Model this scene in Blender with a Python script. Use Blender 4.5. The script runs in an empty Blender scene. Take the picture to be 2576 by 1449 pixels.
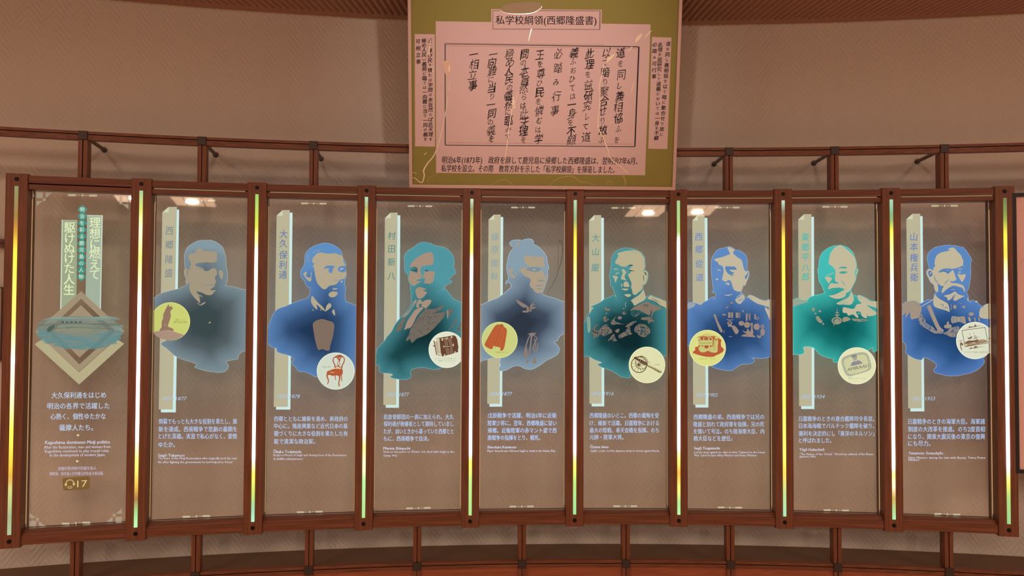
import bpy, bmesh, math
from mathutils import Vector, Matrix
from mathutils.geometry import tessellate_polygon, delaunay_2d_cdt

# ------------------------------------------------------------------ camera, world, lights
S = bpy.context.scene
COL = S.collection
CX, CY, CZ = -0.18093, 5.46032, 0.17978            # camera, heights relative to the middle of the panels
YAW, PIT, ROL, FPX = 0.05058, 0.02547, 0.0042, 1880.8
R, DT = 8.20519, 0.04658                            # radius of the arc of pillars, angle between pillars
RW, ZC, ZL = 8.470, 1.3325, -0.768                  # wall radius, ceiling and ledge height
Z0 = 1.32                                           # middle of the panels above the floor
H2 = 0.6                                            # bolt rows at +-H2

def cam_axes():
    f0 = Vector((math.sin(YAW), math.cos(YAW), 0)); r0 = Vector((math.cos(YAW), -math.sin(YAW), 0)); z = Vector((0, 0, 1))
    fwd = math.cos(PIT) * f0 + math.sin(PIT) * z
    up = -math.sin(PIT) * f0 + math.cos(PIT) * z
    c, s = math.cos(ROL), math.sin(ROL)
    return fwd, c * r0 + s * up, -s * r0 + c * up
FWD, RGT, UPV = cam_axes()
CAMP = Vector((CX, CY, CZ + Z0))
cd = bpy.data.cameras.new('camera'); cam = bpy.data.objects.new('camera', cd); COL.objects.link(cam)
cam.matrix_world = Matrix(((RGT.x, UPV.x, -FWD.x, CAMP.x), (RGT.y, UPV.y, -FWD.y, CAMP.y), (RGT.z, UPV.z, -FWD.z, CAMP.z), (0, 0, 0, 1)))
cd.sensor_width = 36; cd.lens = 36 * FPX / 2576; cd.clip_start = 0.05
S.camera = cam
S.view_settings.view_transform = 'Standard'; S.view_settings.look = 'None'
S.view_settings.exposure = 0.0; S.view_settings.gamma = 1.0; S.view_settings.use_curve_mapping = False
S.cycles.use_denoising = True; S.cycles.max_bounces = 8; S.cycles.transparent_max_bounces = 24
S.cycles.caustics_reflective = False; S.cycles.caustics_refractive = False

w = bpy.data.worlds.new('dim room air'); S.world = w; w.use_nodes = True
w.node_tree.nodes['Background'].inputs[0].default_value = (0.9, 0.62, 0.46, 1)
w.node_tree.nodes['Background'].inputs[1].default_value = 0.0

def lamp(name, kind, loc, power, color, size=0.3, aim=None, parent=None, **kw):
    d = bpy.data.lights.new(name, kind); d.energy = power; d.color = color
    if kind == 'AREA': d.shape = 'DISK'; d.size = size
    else: d.shadow_soft_size = size
    for k, v in kw.items(): setattr(d, k, v)
    o = bpy.data.objects.new(name, d); COL.objects.link(o); o.location = loc
    if aim is not None: o.rotation_euler = (Vector(aim) - Vector(loc)).to_track_quat('-Z', 'Y').to_euler()
    return o
WARM = (1.0, 0.80, 0.62)
LAMPS = [(-1.62, 2.40), (1.30, 2.25), (-3.3, 4.3), (0.1, 3.9), (3.4, 4.2)]   # the first two are mirrored in the glass, the rest are added fill
LAMP_POWER = (42, 42, 88, 60, 88)
FLOODS = [-0.36, -0.235, -0.115, 0.125, 0.245, 0.37]; FLOOD_R = 7.15; FLOOD_POWER = 1.6
SPOT_AT = (0.06, 6.95, ZC + Z0 - 0.10)
SPOT_POWER = 24

# ------------------------------------------------------------------ helpers
def lin(c):
    o = []
    for v in c[:3]:
        v = v / 255.0
        o.append(v / 12.92 if v <= 0.04045 else ((v + 0.055) / 1.055) ** 2.4)
    return (o[0], o[1], o[2], 1.0)

def ray(px, py):
    du, dv = px - 1288.0, py - 724.5
    return FWD + RGT * (du / FPX) - UPV * (dv / FPX)

def on_cyl(px, py, rad):
    d = ray(px, py); a = d.x ** 2 + d.y ** 2; b = 2 * (CAMP.x * d.x + CAMP.y * d.y); c = CAMP.x ** 2 + CAMP.y ** 2 - rad ** 2
    t = (-b + math.sqrt(b * b - 4 * a * c)) / (2 * a)
    return CAMP + d * t

def pol(rad, th, z): return Vector((rad * math.sin(th), rad * math.cos(th), z))

def tag(o, label=None, cat=None, group=None, kind=None):
    if label: o['label'] = label
    if cat: o['category'] = cat
    if group: o['group'] = group
    if kind: o['kind'] = kind
    return o

def thing(name, label, cat, mat=None, group=None):
    o = bpy.data.objects.new(name, None); COL.objects.link(o); o.empty_display_size = 0.05
    if mat is not None: o.matrix_world = mat
    return tag(o, label, cat, group)

def obj(name, me, m=None, parent=None, label=None):
    if isinstance(me, bmesh.types.BMesh):
        bm = me; bmesh.ops.recalc_face_normals(bm, faces=bm.faces[:]); me = bpy.data.meshes.new(name); bm.to_mesh(me); bm.free()
    o = bpy.data.objects.new(name, me); COL.objects.link(o)
    if m is not None and not me.materials: me.materials.append(m)
    if parent is not None: o.parent = parent
    if label: o['label'] = label
    return o

def box(bm, x0, x1, y0, y1, z0, z1):
    v = [bm.verts.new(p) for p in ((x0, y0, z0), (x1, y0, z0), (x1, y1, z0), (x0, y1, z0), (x0, y0, z1), (x1, y0, z1), (x1, y1, z1), (x0, y1, z1))]
    for f in ((0, 1, 2, 3), (4, 5, 6, 7), (0, 1, 5, 4), (1, 2, 6, 5), (2, 3, 7, 6), (3, 0, 4, 7)): bm.faces.new([v[i] for i in f])
    return v

def bevel(bm, w_):
    bmesh.ops.bevel(bm, geom=bm.edges[:], offset=w_, segments=1, affect='EDGES', clamp_overlap=True)

def cyl_y(bm, cx, cz, y0, y1, r, n=24, r1=None):
    r1 = r if r1 is None else r1
    a = [bm.verts.new((cx + r * math.cos(6.28318 * i / n), y0, cz + r * math.sin(6.28318 * i / n))) for i in range(n)]
    b = [bm.verts.new((cx + r1 * math.cos(6.28318 * i / n), y1, cz + r1 * math.sin(6.28318 * i / n))) for i in range(n)]
    for i in range(n): bm.faces.new((a[i], a[(i + 1) % n], b[(i + 1) % n], b[i]))
    bm.faces.new(a); bm.faces.new(b)

def rod(bm, p, q, r, n=16):
    p, q = Vector(p), Vector(q); d = (q - p).normalized(); u = d.orthogonal().normalized(); v = d.cross(u)
    a = [bm.verts.new(p + (u * math.cos(6.28318 * i / n) + v * math.sin(6.28318 * i / n)) * r) for i in range(n)]
    b = [bm.verts.new(q + (u * math.cos(6.28318 * i / n) + v * math.sin(6.28318 * i / n)) * r) for i in range(n)]
    for i in range(n): bm.faces.new((a[i], a[(i + 1) % n], b[(i + 1) % n], b[i]))
    bm.faces.new(a); bm.faces.new(b)

def arc_prism(bm, prof, t0, t1, n):
    """sweep a closed (radius, z) profile along the arc"""
    rows = [[bm.verts.new(pol(r, t0 + (t1 - t0) * i / n, z)) for r, z in prof] for i in range(n + 1)]
    k = len(prof)
    for a, b in zip(rows, rows[1:]):
        for i in range(k): bm.faces.new((a[i], a[(i + 1) % k], b[(i + 1) % k], b[i]))
    bm.faces.new(rows[0]); bm.faces.new(rows[-1])

# ------------------------------------------------------------------ materials
def mat(name):
    m = bpy.data.materials.new(name); m.use_nodes = True
    nt = m.node_tree; return m, nt, nt.nodes['Principled BSDF']

def plain(name, rgb, rough=0.6, metal=0.0, spec=0.5):
    m, nt, b = mat(name)
    b.inputs['Base Color'].default_value = lin(rgb); b.inputs['Roughness'].default_value = rough
    b.inputs['Metallic'].default_value = metal; b.inputs['Specular IOR Level'].default_value = spec
    return m

def glow(name, rgb, e=1.0, dif=0.35):
    """edge-lit print on glass: gives off its own colour and reflects a little"""
    m, nt, b = mat(name); c = lin(rgb)
    b.inputs['Base Color'].default_value = (c[0] * dif, c[1] * dif, c[2] * dif, 1)
    b.inputs['Emission Color'].default_value = c; b.inputs['Emission Strength'].default_value = e
    b.inputs['Roughness'].default_value = 0.8; b.inputs['Specular IOR Level'].default_value = 0.0
    return m
_gl = {}
def G(rgb, e=0.88):
    k = (tuple(rgb), e)
    if k not in _gl: _gl[k] = glow('edge lit print %d %d %d' % tuple(rgb), rgb, e)
    return _gl[k]

def wood(name, dark, light, axis, rough=0.42):
    m, nt, b = mat(name); N, L = nt.nodes, nt.links
    tc = N.new('ShaderNodeTexCoord'); mp = N.new('ShaderNodeMapping'); nz = N.new('ShaderNodeTexNoise'); cr = N.new('ShaderNodeValToRGB')
    mp.inputs['Scale'].default_value = {'x': (2.2, 60, 60), 'z': (60, 60, 2.2)}[axis]
    nz.inputs['Scale'].default_value = 2.5; nz.inputs['Detail'].default_value = 5
    cr.color_ramp.elements[0].position = 0.3; cr.color_ramp.elements[0].color = lin(dark)
    cr.color_ramp.elements[1].position = 0.72; cr.color_ramp.elements[1].color = lin(light)
    L.new(tc.outputs['Object'], mp.inputs['Vector']); L.new(mp.outputs['Vector'], nz.inputs['Vector'])
    L.new(nz.outputs['Fac'], cr.inputs['Fac']); L.new(cr.outputs['Color'], b.inputs['Base Color'])
    bp = N.new('ShaderNodeBump'); bp.inputs['Strength'].default_value = 0.15; bp.inputs['Distance'].default_value = 0.001
    L.new(nz.outputs['Fac'], bp.inputs['Height']); L.new(bp.outputs['Normal'], b.inputs['Normal'])
    b.inputs['Roughness'].default_value = rough; b.inputs['Specular IOR Level'].default_value = 0.3
    return m

WOOD_V = wood('upright stained wood', (98, 55, 36), (132, 78, 53), 'z')
WOOD_H = wood('crosswise stained wood', (94, 52, 34), (130, 76, 52), 'x')
WOOD_D = wood('red stained wood', (138, 72, 46), (164, 90, 60), 'x')
BLACK = plain('black oxide steel', (22, 17, 14), 0.4, 0.6)
BLOCK = plain('dark brown joint block', (52, 36, 24), 0.5)
RODM = plain('dark bronze rod', (84, 68, 50), 0.4, 0.3)
LEDGE = plain('dark brown ledge cloth', (112, 82, 60), 0.9)

def wall_mat():
    m, nt, b = mat('herringbone relief wallpaper'); N, L = nt.nodes, nt.links
    uv = N.new('ShaderNodeUVMap'); uv.uv_map = 'UVMap'
    sx = N.new('ShaderNodeSeparateXYZ'); L.new(uv.outputs['UV'], sx.inputs[0])
    def M(op, a, b_=None):
        n = N.new('ShaderNodeMath'); n.operation = op
        for i, v in enumerate((a, b_)):
            if v is None: continue
            if isinstance(v, (int, float)): n.inputs[i].default_value = v
            else: L.new(v, n.inputs[i])
        return n.outputs[0]
    tri = M('PINGPONG', sx.outputs['X'], 0.046)
    t = M('ADD', M('MULTIPLY', tri, 1.35), sx.outputs['Y'])
    s = M('SINE', M('MULTIPLY', t, 2 * math.pi / 0.026))
    nz = N.new('ShaderNodeTexNoise'); nz.inputs['Scale'].default_value = 130; nz.inputs['Detail'].default_value = 3
    L.new(uv.outputs['UV'], nz.inputs['Vector'])
    n2 = N.new('ShaderNodeTexNoise'); n2.inputs['Scale'].default_value = 6; L.new(uv.outputs['UV'], n2.inputs['Vector'])
    h = M('ADD', M('MULTIPLY', s, n2.outputs['Fac']), M('MULTIPLY', nz.outputs['Fac'], 1.6))
    bp = N.new('ShaderNodeBump'); bp.inputs['Strength'].default_value = 0.5; bp.inputs['Distance'].default_value = 0.0019
    L.new(h, bp.inputs['Height']); L.new(bp.outputs['Normal'], b.inputs['Normal'])
    b.inputs['Base Color'].default_value = lin((204, 188, 176)); b.inputs['Roughness'].default_value = 0.85
    return m
WALL = wall_mat()

def plaster_mat():
    m, nt, b = mat('rough brown ceiling plaster'); N, L = nt.nodes, nt.links
    tc = N.new('ShaderNodeTexCoord'); nz = N.new('ShaderNodeTexNoise'); nz.inputs['Scale'].default_value = 180; nz.inputs['Detail'].default_value = 4
    L.new(tc.outputs['Object'], nz.inputs['Vector'])
    bp = N.new('ShaderNodeBump'); bp.inputs['Strength'].default_value = 0.6; bp.inputs['Distance'].default_value = 0.002
    L.new(nz.outputs['Fac'], bp.inputs['Height']); L.new(bp.outputs['Normal'], b.inputs['Normal'])
    b.inputs['Base Color'].default_value = lin((168, 124, 104)); b.inputs['Roughness'].default_value = 0.9
    return m
PLASTER = plaster_mat()

def glass_mat():
    m = bpy.data.materials.new('clear display glass'); m.use_nodes = True; nt = m.node_tree; N, L = nt.nodes, nt.links
    N.remove(N['Principled BSDF']); out = N['Material Output']
    tr = N.new('ShaderNodeBsdfTransparent'); tr.inputs[0].default_value = (0.985, 0.985, 0.975, 1)
    gl = N.new('ShaderNodeBsdfGlossy'); gl.inputs['Roughness'].default_value = 0.02; gl.inputs[0].default_value = (1, 1, 1, 1)
    fr = N.new('ShaderNodeFresnel'); fr.inputs[0].default_value = 1.45
    mx = N.new('ShaderNodeMixShader'); L.new(fr.outputs[0], mx.inputs[0]); L.new(tr.outputs[0], mx.inputs[1]); L.new(gl.outputs[0], mx.inputs[2])
    L.new(mx.outputs[0], out.inputs['Surface'])
    return m
GLASS = glass_mat()

def airbrush(name, e=0.88):
    """ink whose density was airbrushed from the outline inwards (stored with the outline's own points)"""
    m, nt, b = mat(name); N, L = nt.nodes, nt.links
    at = N.new('ShaderNodeAttribute'); at.attribute_name = 'ink'
    L.new(at.outputs['Color'], b.inputs['Emission Color']); b.inputs['Emission Strength'].default_value = e
    b.inputs['Base Color'].default_value = (0.0, 0.0, 0.0, 1)
    b.inputs['Roughness'].default_value = 1.0; b.inputs['Specular IOR Level'].default_value = 0.0
    return m

def mottled(name, rgb, dark, scale=260.0, cut=0.47, e=0.8):
    """halftone-like print: light blotches broken up by the darker ink"""
    m, nt, b = mat(name); N, L = nt.nodes, nt.links
    tc = N.new('ShaderNodeTexCoord'); nz = N.new('ShaderNodeTexNoise'); nz.inputs['Scale'].default_value = scale; nz.inputs['Detail'].default_value = 6; nz.inputs['Roughness'].default_value = 0.7
    cr = N.new('ShaderNodeValToRGB'); el = cr.color_ramp.elements
    el[0].position = cut - .04; el[0].color = lin(dark); el[1].position = cut + .04; el[1].color = lin(rgb)
    L.new(tc.outputs['Object'], nz.inputs['Vector']); L.new(nz.outputs['Fac'], cr.inputs['Fac']); L.new(cr.outputs['Color'], b.inputs['Emission Color'])
    b.inputs['Emission Strength'].default_value = e; b.inputs['Base Color'].default_value = (.01, .01, .01, 1)
    b.inputs['Roughness'].default_value = 1.0; b.inputs['Specular IOR Level'].default_value = 0.0
    return m

def brush(name, rgb, e=0.85, dens=0.75):
    """dry brushed ink: streaks along the stroke let the glass show through"""
    m, nt, b = mat(name); N, L = nt.nodes, nt.links; c = lin(rgb)
    b.inputs['Base Color'].default_value = (c[0] * .3, c[1] * .3, c[2] * .3, 1); b.inputs['Emission Color'].default_value = c; b.inputs['Emission Strength'].default_value = e
    b.inputs['Roughness'].default_value = 0.8; b.inputs['Specular IOR Level'].default_value = 0.0
    tc = N.new('ShaderNodeTexCoord'); mp = N.new('ShaderNodeMapping'); mp.inputs['Scale'].default_value = (14, 1, 220)
    nz = N.new('ShaderNodeTexNoise'); nz.inputs['Scale'].default_value = 1.0; nz.inputs['Detail'].default_value = 4
    mr = N.new('ShaderNodeMapRange'); mr.inputs['From Min'].default_value = 0.35; mr.inputs['From Max'].default_value = 0.65
    mr.inputs['To Min'].default_value = max(0, dens - .3); mr.inputs['To Max'].default_value = min(1, dens + .25)
    L.new(tc.outputs['Object'], mp.inputs['Vector']); L.new(mp.outputs['Vector'], nz.inputs['Vector']); L.new(nz.outputs['Fac'], mr.inputs['Value']); L.new(mr.outputs['Result'], b.inputs['Alpha'])
    return m

# ------------------------------------------------------------------ flat graphics: outlines, strokes, lettering
def smooth(pts, n=4):
    k = len(pts); out = []
    for i in range(k):
        p0, p1, p2, p3 = (Vector(pts[(i + j - 1) % k]) for j in range(4))
        for s in range(n):
            t = s / n
            out.append(0.5 * ((2 * p1) + (p2 - p0) * t + (2 * p0 - 5 * p1 + 4 * p2 - p3) * t * t + (3 * p1 - p0 - 3 * p2 + p3) * t ** 3))
    return out

def smooth_open(pts, n=4):
    if len(pts) < 3: return [Vector(p) for p in pts]
    k = len(pts); out = []
    for i in range(k - 1):
        p1, p2 = Vector(pts[i]), Vector(pts[i + 1]); p0 = Vector(pts[max(0, i - 1)]); p3 = Vector(pts[min(k - 1, i + 2)])
        for s in range(n):
            t = s / n
            out.append(0.5 * ((2 * p1) + (p2 - p0) * t + (2 * p0 - 5 * p1 + 4 * p2 - p3) * t * t + (3 * p1 - p0 - 3 * p2 + p3) * t ** 3))
    out.append(Vector(pts[-1])); return out

def ell(cx, cy, rx, ry, n=40, x0=None, x1=None):
    p = [Vector((cx + rx * math.cos(6.28318 * i / n), cy + ry * math.sin(6.28318 * i / n))) for i in range(n)]
    for q in p:
        if x0 is not None: q.x = max(q.x, x0)
        if x1 is not None: q.x = min(q.x, x1)
    return p

def stroke(pts, w0, w1=None, w2=None, n=4):
    """polyline with a width that runs w0 -> w1 -> w2, as an outline"""
    w1 = w0 if w1 is None else w1; w2 = w1 if w2 is None else w2
    p = smooth_open(pts, n); k = len(p); a, b = [], []
    for i in range(k):
        d = (p[min(k - 1, i + 1)] - p[max(0, i - 1)])
        if d.length < 1e-9: d = Vector((1, 0))
        d.normalize(); nn = Vector((-d.y, d.x)); t = i / (k - 1)
        ww = (w0 + (w1 - w0) * t * 2 if t < .5 else w1 + (w2 - w1) * (t - .5) * 2) / 2
        a.append(p[i] + nn * ww); b.append(p[i] - nn * ww)
    return a + b[::-1]

def grow(pts, d):
    k = len(pts); ar = sum(pts[i].x * pts[(i + 1) % k].y - pts[(i + 1) % k].x * pts[i].y for i in range(k)); s = 1 if ar > 0 else -1
    out = []
    for i in range(k):
        t = pts[(i + 1) % k] - pts[i - 1]
        if t.length < 1e-9: out.append(pts[i].copy()); continue
        t.normalize(); out.append(pts[i] + Vector((t.y, -t.x)) * d * s)
    return out

class Surf:
    """a flat printed surface: maps photo pixels to the surface's own x/z, y is depth behind its front"""
    def __init__(self, M, depth):
        self.M = M; self.Mi = M.inverted(); self.depth = depth
        self.n = (M.to_3x3() @ Vector((0, 1, 0))).normalized(); self.o = M @ Vector((0, depth, 0))
    def at(self, px, py):
        d = ray(px, py); t = (self.o - CAMP).dot(self.n) / d.dot(self.n)
        q = self.Mi @ (CAMP + d * t); return Vector((q.x, q.z))

def clip_x(pts, lim):
    if not lim: return [Vector(q) for q in pts]
    for s, l in ((1, lim[0]), (-1, -lim[1])):
        out = []
        for i in range(len(pts)):
            a, b = pts[i - 1], pts[i]; da, db = a.x * s - l, b.x * s - l
            if (da < 0) != (db < 0): out.append(a.lerp(b, da / (da - db)))
            if db >= 0: out.append(b)
        pts = out
        if not pts: return []
    return pts

def flat(name, surf, polys, m, layer, parent, px=True, label=None, sub=None):
    """polys: list of outlines (photo pixels unless px=False); an outline may be a list [outer, hole]"""
    verts, faces = [], []
    y = surf.depth - 0.0004 * layer
    for pg in polys:
        loops = pg if (len(pg) and isinstance(pg[0], list)) else [pg]
        L2 = [clip_x([surf.at(a.x, a.y) for a in lp] if px else lp, getattr(surf, 'lim', None)) for lp in loops]
        base = len(verts)
        if len(L2) == 1:
            n = len(L2[0])
            if n < 3: continue
            v, _e, f = delaunay_2d_cdt(L2[0], [(i, (i + 1) % n) for i in range(n)], [], 1, 1e-6)[:3]
            verts += [(q.x, y, q.y) for q in v]; faces += [tuple(base + i for i in t) for t in f]
        else:
            tris = tessellate_polygon([[Vector((q.x, q.y, 0)) for q in lp] for lp in L2])
            for lp in L2: verts += [(q.x, y, q.y) for q in lp]
            faces += [tuple(base + i for i in t) for t in tris]
    me = bpy.data.meshes.new(name); me.from_pydata(verts, [], faces); me.update()
    bm = bmesh.new(); bm.from_mesh(me)
    for f in bm.faces:
        if f.normal.y > 0: f.normal_flip()
    bm.to_mesh(me); bm.free()
    return obj(name, me, m, parent, label)

def airbrushed(name, surf, out, m, layer, parent, colour, step=4.0):
    """filled outline (photo pixels) with extra points inside; colour(x, y, distance to the outline) gives the ink"""
    k = len(out); xs = [q.x for q in out]; ys = [q.y for q in out]
    def inside(x, y):
        c = False
        for i in range(k):
            a, b = out[i - 1], out[i]
            if (a.y > y) != (b.y > y) and x < (b.x - a.x) * (y - a.y) / (b.y - a.y) + a.x: c = not c
        return c
    def dist(x, y):
        best = 1e9
        for i in range(k):
            a, b = out[i - 1], out[i]; dx, dy = b.x - a.x, b.y - a.y; l2 = dx * dx + dy * dy
            t = 0 if l2 < 1e-9 else max(0, min(1, ((x - a.x) * dx + (y - a.y) * dy) / l2))
            best = min(best, (x - a.x - t * dx) ** 2 + (y - a.y - t * dy) ** 2)
        return math.sqrt(best)
    pts = [surf.at(q.x, q.y) for q in out]; px = list(out); lim = surf.lim
    y = min(ys) + 2
    while y < max(ys):
        x = min(xs) + 2
        while x < max(xs):
            if inside(x, y) and dist(x, y) > 1.5: pts.append(surf.at(x, y)); px.append(Vector((x, y)))
            x += step
        y += step
    v, _e, f, ov = delaunay_2d_cdt(pts, [(i, (i + 1) % k) for i in range(k)], [], 1, 1e-6)[:4]
    yy = surf.depth - 0.0004 * layer
    me = bpy.data.meshes.new(name); me.from_pydata([(min(max(q.x, lim[0]), lim[1]), yy, q.y) for q in v], [], [t if (v[t[1]] - v[t[0]]).cross(v[t[2]] - v[t[0]]) > 0 else t[::-1] for t in f]); me.update()
    at = me.color_attributes.new('ink', 'FLOAT_COLOR', 'POINT')
    for i, o in enumerate(ov):
        q = px[o[0]] if o else out[0]
        c = colour(q.x, q.y, 0.0 if (o and o[0] < k) or not o else dist(q.x, q.y)); at.data[i].color = (c[0], c[1], c[2], 1)
    return obj(name, me, m, parent)

_txt = {}
def glyphs(s, res=2, bold=0.0, shear=0.0):
    k = (s, res, bold, shear)
    if k in _txt: return _txt[k]
    cu = bpy.data.curves.new('lettering', 'FONT'); cu.body = s; cu.resolution_u = res; cu.offset = bold; cu.shear = shear; cu.fill_mode = 'FRONT'
    o = bpy.data.objects.new('lettering', cu); COL.objects.link(o)
    dg = bpy.context.evaluated_depsgraph_get(); me = bpy.data.meshes.new_from_object(o.evaluated_get(dg))
    v = [(p.co.x, p.co.y) for p in me.vertices]; f = [tuple(q.vertices) for q in me.polygons]
    bpy.data.objects.remove(o); bpy.data.curves.remove(cu); bpy.data.meshes.remove(me)
    if v:
        bb = (min(a for a, _ in v), max(a for a, _ in v), min(b for _, b in v), max(b for _, b in v))
    else: bb = (0, 1, 0, 1)
    _txt[k] = (v, f, bb); return _txt[k]

class Ink:
    """collects lettering for one mesh"""
    def __init__(self, surf, layer): self.s = surf; self.y = surf.depth - 0.0004 * layer; self.v = []; self.f = []
    def add(self, vs, fs):
        b = len(self.v); self.v += [(q.x, self.y, q.y) for q in vs]; self.f += [tuple(b + i for i in t) for t in fs]
    def line(self, s, x0, y0, x1, y1, h, res=2, bold=0.0, shear=0.0):
        """a line of writing from pixel (x0,y0) to (x1,y1) along its mid-height, h = height of a full character in pixels"""
        v, f, bb = glyphs(s, res, 0.0, shear)
        a, b = self.s.at(x0, y0), self.s.at(x1, y1); d = b - a
        up = (self.s.at(x0, y0 - h / 2) - self.s.at(x0, y0 + h / 2))
        cap = 0.88 if any(ord(c) > 0x2e80 for c in s) else 0.73
        mid = 0.38 if cap > 0.8 else 0.36
        ku = up / cap; w_ = bb[1] - bb[0]
        for e in ((0.0,) if bold <= 0 else (-bold, bold)): self.add([a + d * ((x + e - bb[0]) / w_) + ku * (z - mid) for x, z in v], f)
    def char(self, c, x, y, h, res=3, bold=0.0, shear=0.0, wx=1.0, rot=0.0, wob=0.0):
        v, f, bb = glyphs(c, res, 0.0, shear)
        o = self.s.at(x, y); ux = (self.s.at(x + h / 2, y) - self.s.at(x - h / 2, y)) * wx / 0.92; uz = (self.s.at(x, y - h / 2) - self.s.at(x, y + h / 2)) / 0.92
        if ord(c) > 0x2e80: mx, mz = 0.5, 0.38
        else: mx, mz = (bb[0] + bb[1]) / 2, (bb[2] + bb[3]) / 2
        if c in '、。': mx, mz = mx - .3, mz - .25
        cs, sn = math.cos(rot), math.sin(rot)
        if wob: v = [(p + wob * math.sin(7 * q + x), q + wob * .8 * math.sin(6 * p + y)) for p, q in v]
        for e, g in (((0.0, 0.0),) if bold <= 0 else ((-bold, 0), (bold, 0), (0, -bold * .7), (0, bold * .7))):
            self.add([o + ux * ((p + e - mx) * cs - (q + g - mz) * sn) + uz * ((p + e - mx) * sn + (q + g - mz) * cs) for p, q in v], f)
    def done(self, name, m, parent, label=None):
        me = bpy.data.meshes.new(name); me.from_pydata(self.v, [], self.f); me.update()
        return obj(name, me, m, parent, label)

# crops the outlines were measured in: (left, top, pixels per unit)
K8, K4, K6, K12 = 181 / 1449.0, 400 / 1449.0, 225 / 1449.0, 121 / 1449.0
def V(crop, pts): return [Vector((crop[0] + x * crop[2], crop[1] + y * crop[2])) for x, y in pts]
def VS(crop, pts, n=4): return smooth(V(crop, pts), n)
def ST(crop, pts, a, b=None, c=None):
    k = crop[2]; return stroke(V(crop, pts), a * k, None if b is None else b * k, None if c is None else c * k)
def EL(crop, cx, cy, rx, ry, n=32): return V(crop, [(p.x, p.y) for p in ell(cx, cy, rx, ry, n)])

# ------------------------------------------------------------------ the setting
def wall_curve():
    n = 96; t0, t1 = -0.80, 0.80
    me = bpy.data.meshes.new('wall_back'); vs, fs, uvs = [], [], []
    for i in range(n + 1):
        t = t0 + (t1 - t0) * i / n
        for z in (0.0, ZC + Z0): vs.append(pol(RW, t, z)); uvs.append((RW * t, z))
    for i in range(n): fs.append((2 * i, 2 * i + 1, 2 * i + 3, 2 * i + 2))
    me.from_pydata([tuple(v) for v in vs], [], fs); uv = me.uv_layers.new(name='UVMap')
    for lp in me.loops: uv.data[lp.index].uv = uvs[lp.vertex_index]
    return tag(obj('wall_back', me, WALL), kind='structure')
wall_curve()
XE, YE = RW * math.sin(0.80), RW * math.cos(0.80)
YB = -1.6
def quad(name, pts, m):
    me = bpy.data.meshes.new(name); me.from_pydata(pts, [], [(0, 1, 2, 3)]); return tag(obj(name, me, m), kind='structure')
ROOMW = plain('brown room wall', (168, 146, 130), 0.8)
quad('wall_left', [(-XE, YE, 0), (-XE, YB, 0), (-XE, YB, ZC + Z0), (-XE, YE, ZC + Z0)], ROOMW)
quad('wall_right', [(XE, YE, 0), (XE, YE, ZC + Z0), (XE, YB, ZC + Z0), (XE, YB, 0)], ROOMW)
quad('wall_front', [(-XE, YB, 0), (XE, YB, 0), (XE, YB, ZC + Z0), (-XE, YB, ZC + Z0)], plain('dark far wall', (74, 60, 50), 0.8))
quad('floor', [(-XE - 1, YB, 0), (XE + 1, YB, 0), (XE + 1, RW + .1, 0), (-XE - 1, RW + .1, 0)], plain('pale brown floor', (198, 172, 150), 0.9))

def ceiling():
    bm = bmesh.new(); z = ZC + Z0
    v = [bm.verts.new(p) for p in ((-XE - 1, YB, z), (XE + 1, YB, z), (XE + 1, RW + .1, z), (-XE - 1, RW + .1, z))]
    bm.faces.new(v)
    F = Vector((0.35, RW + 5.4, 0)); dph = 0.0046
    for i in range(-150, 160):
        ph = i * dph; pts = []
        for j in range(5):
            a = ph + dph * (-0.40 + 0.2 * j); d = Vector((math.sin(a), -math.cos(a), 0))
            b = 2 * F.dot(d); c = F.length_squared - (RW - 0.055) ** 2; disc = b * b - 4 * c
            if disc <= 0: pts = None; break
            t = (-b - math.sqrt(disc)) / 2; hgt = (0, .008, .0105, .008, 0)[j]
            t += (0.0 if 0 < j < 4 else -0.004)
            p0 = F + d * t; t2 = (F.y - 6.0) / max(0.2, math.cos(a))
            pts.append((p0, F + d * t2, hgt))
        if not pts or abs(pts[2][0].x) > 4.2: continue
        rows = [(bm.verts.new((p.x, p.y, z - 0.0005)), bm.verts.new((p.x, p.y - .006, z - h - 0.0005)), bm.verts.new((q.x, q.y, z - h - 0.0005))) for p, q, h in pts]
        for a, b in zip(rows, rows[1:]):
            bm.faces.new((a[0], b[0], b[1], a[1])); bm.faces.new((a[1], b[1], b[2], a[2]))
    return tag(obj('ceiling', bm, PLASTER), kind='structure')
ceiling()

TE = 0.40; LZ_ = -0.7618 + Z0
bm = bmesh.new(); zl = ZL + Z0
arc_prism(bm, [(8.2462, zl - .03), (RW - .001, zl - .03), (RW - .001, zl), (8.2462, zl)], -TE, TE, 60)
tag(obj('trim_1', bm, LEDGE), kind='structure')
bm = bmesh.new()
arc_prism(bm, [(8.226, 0.001), (8.2458, 0.001), (8.2458, LZ_ - .0132), (8.226, LZ_ - .0132)], -TE, TE, 60)
tag(obj('trim_2', bm, WOOD_D), kind='structure')

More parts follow.
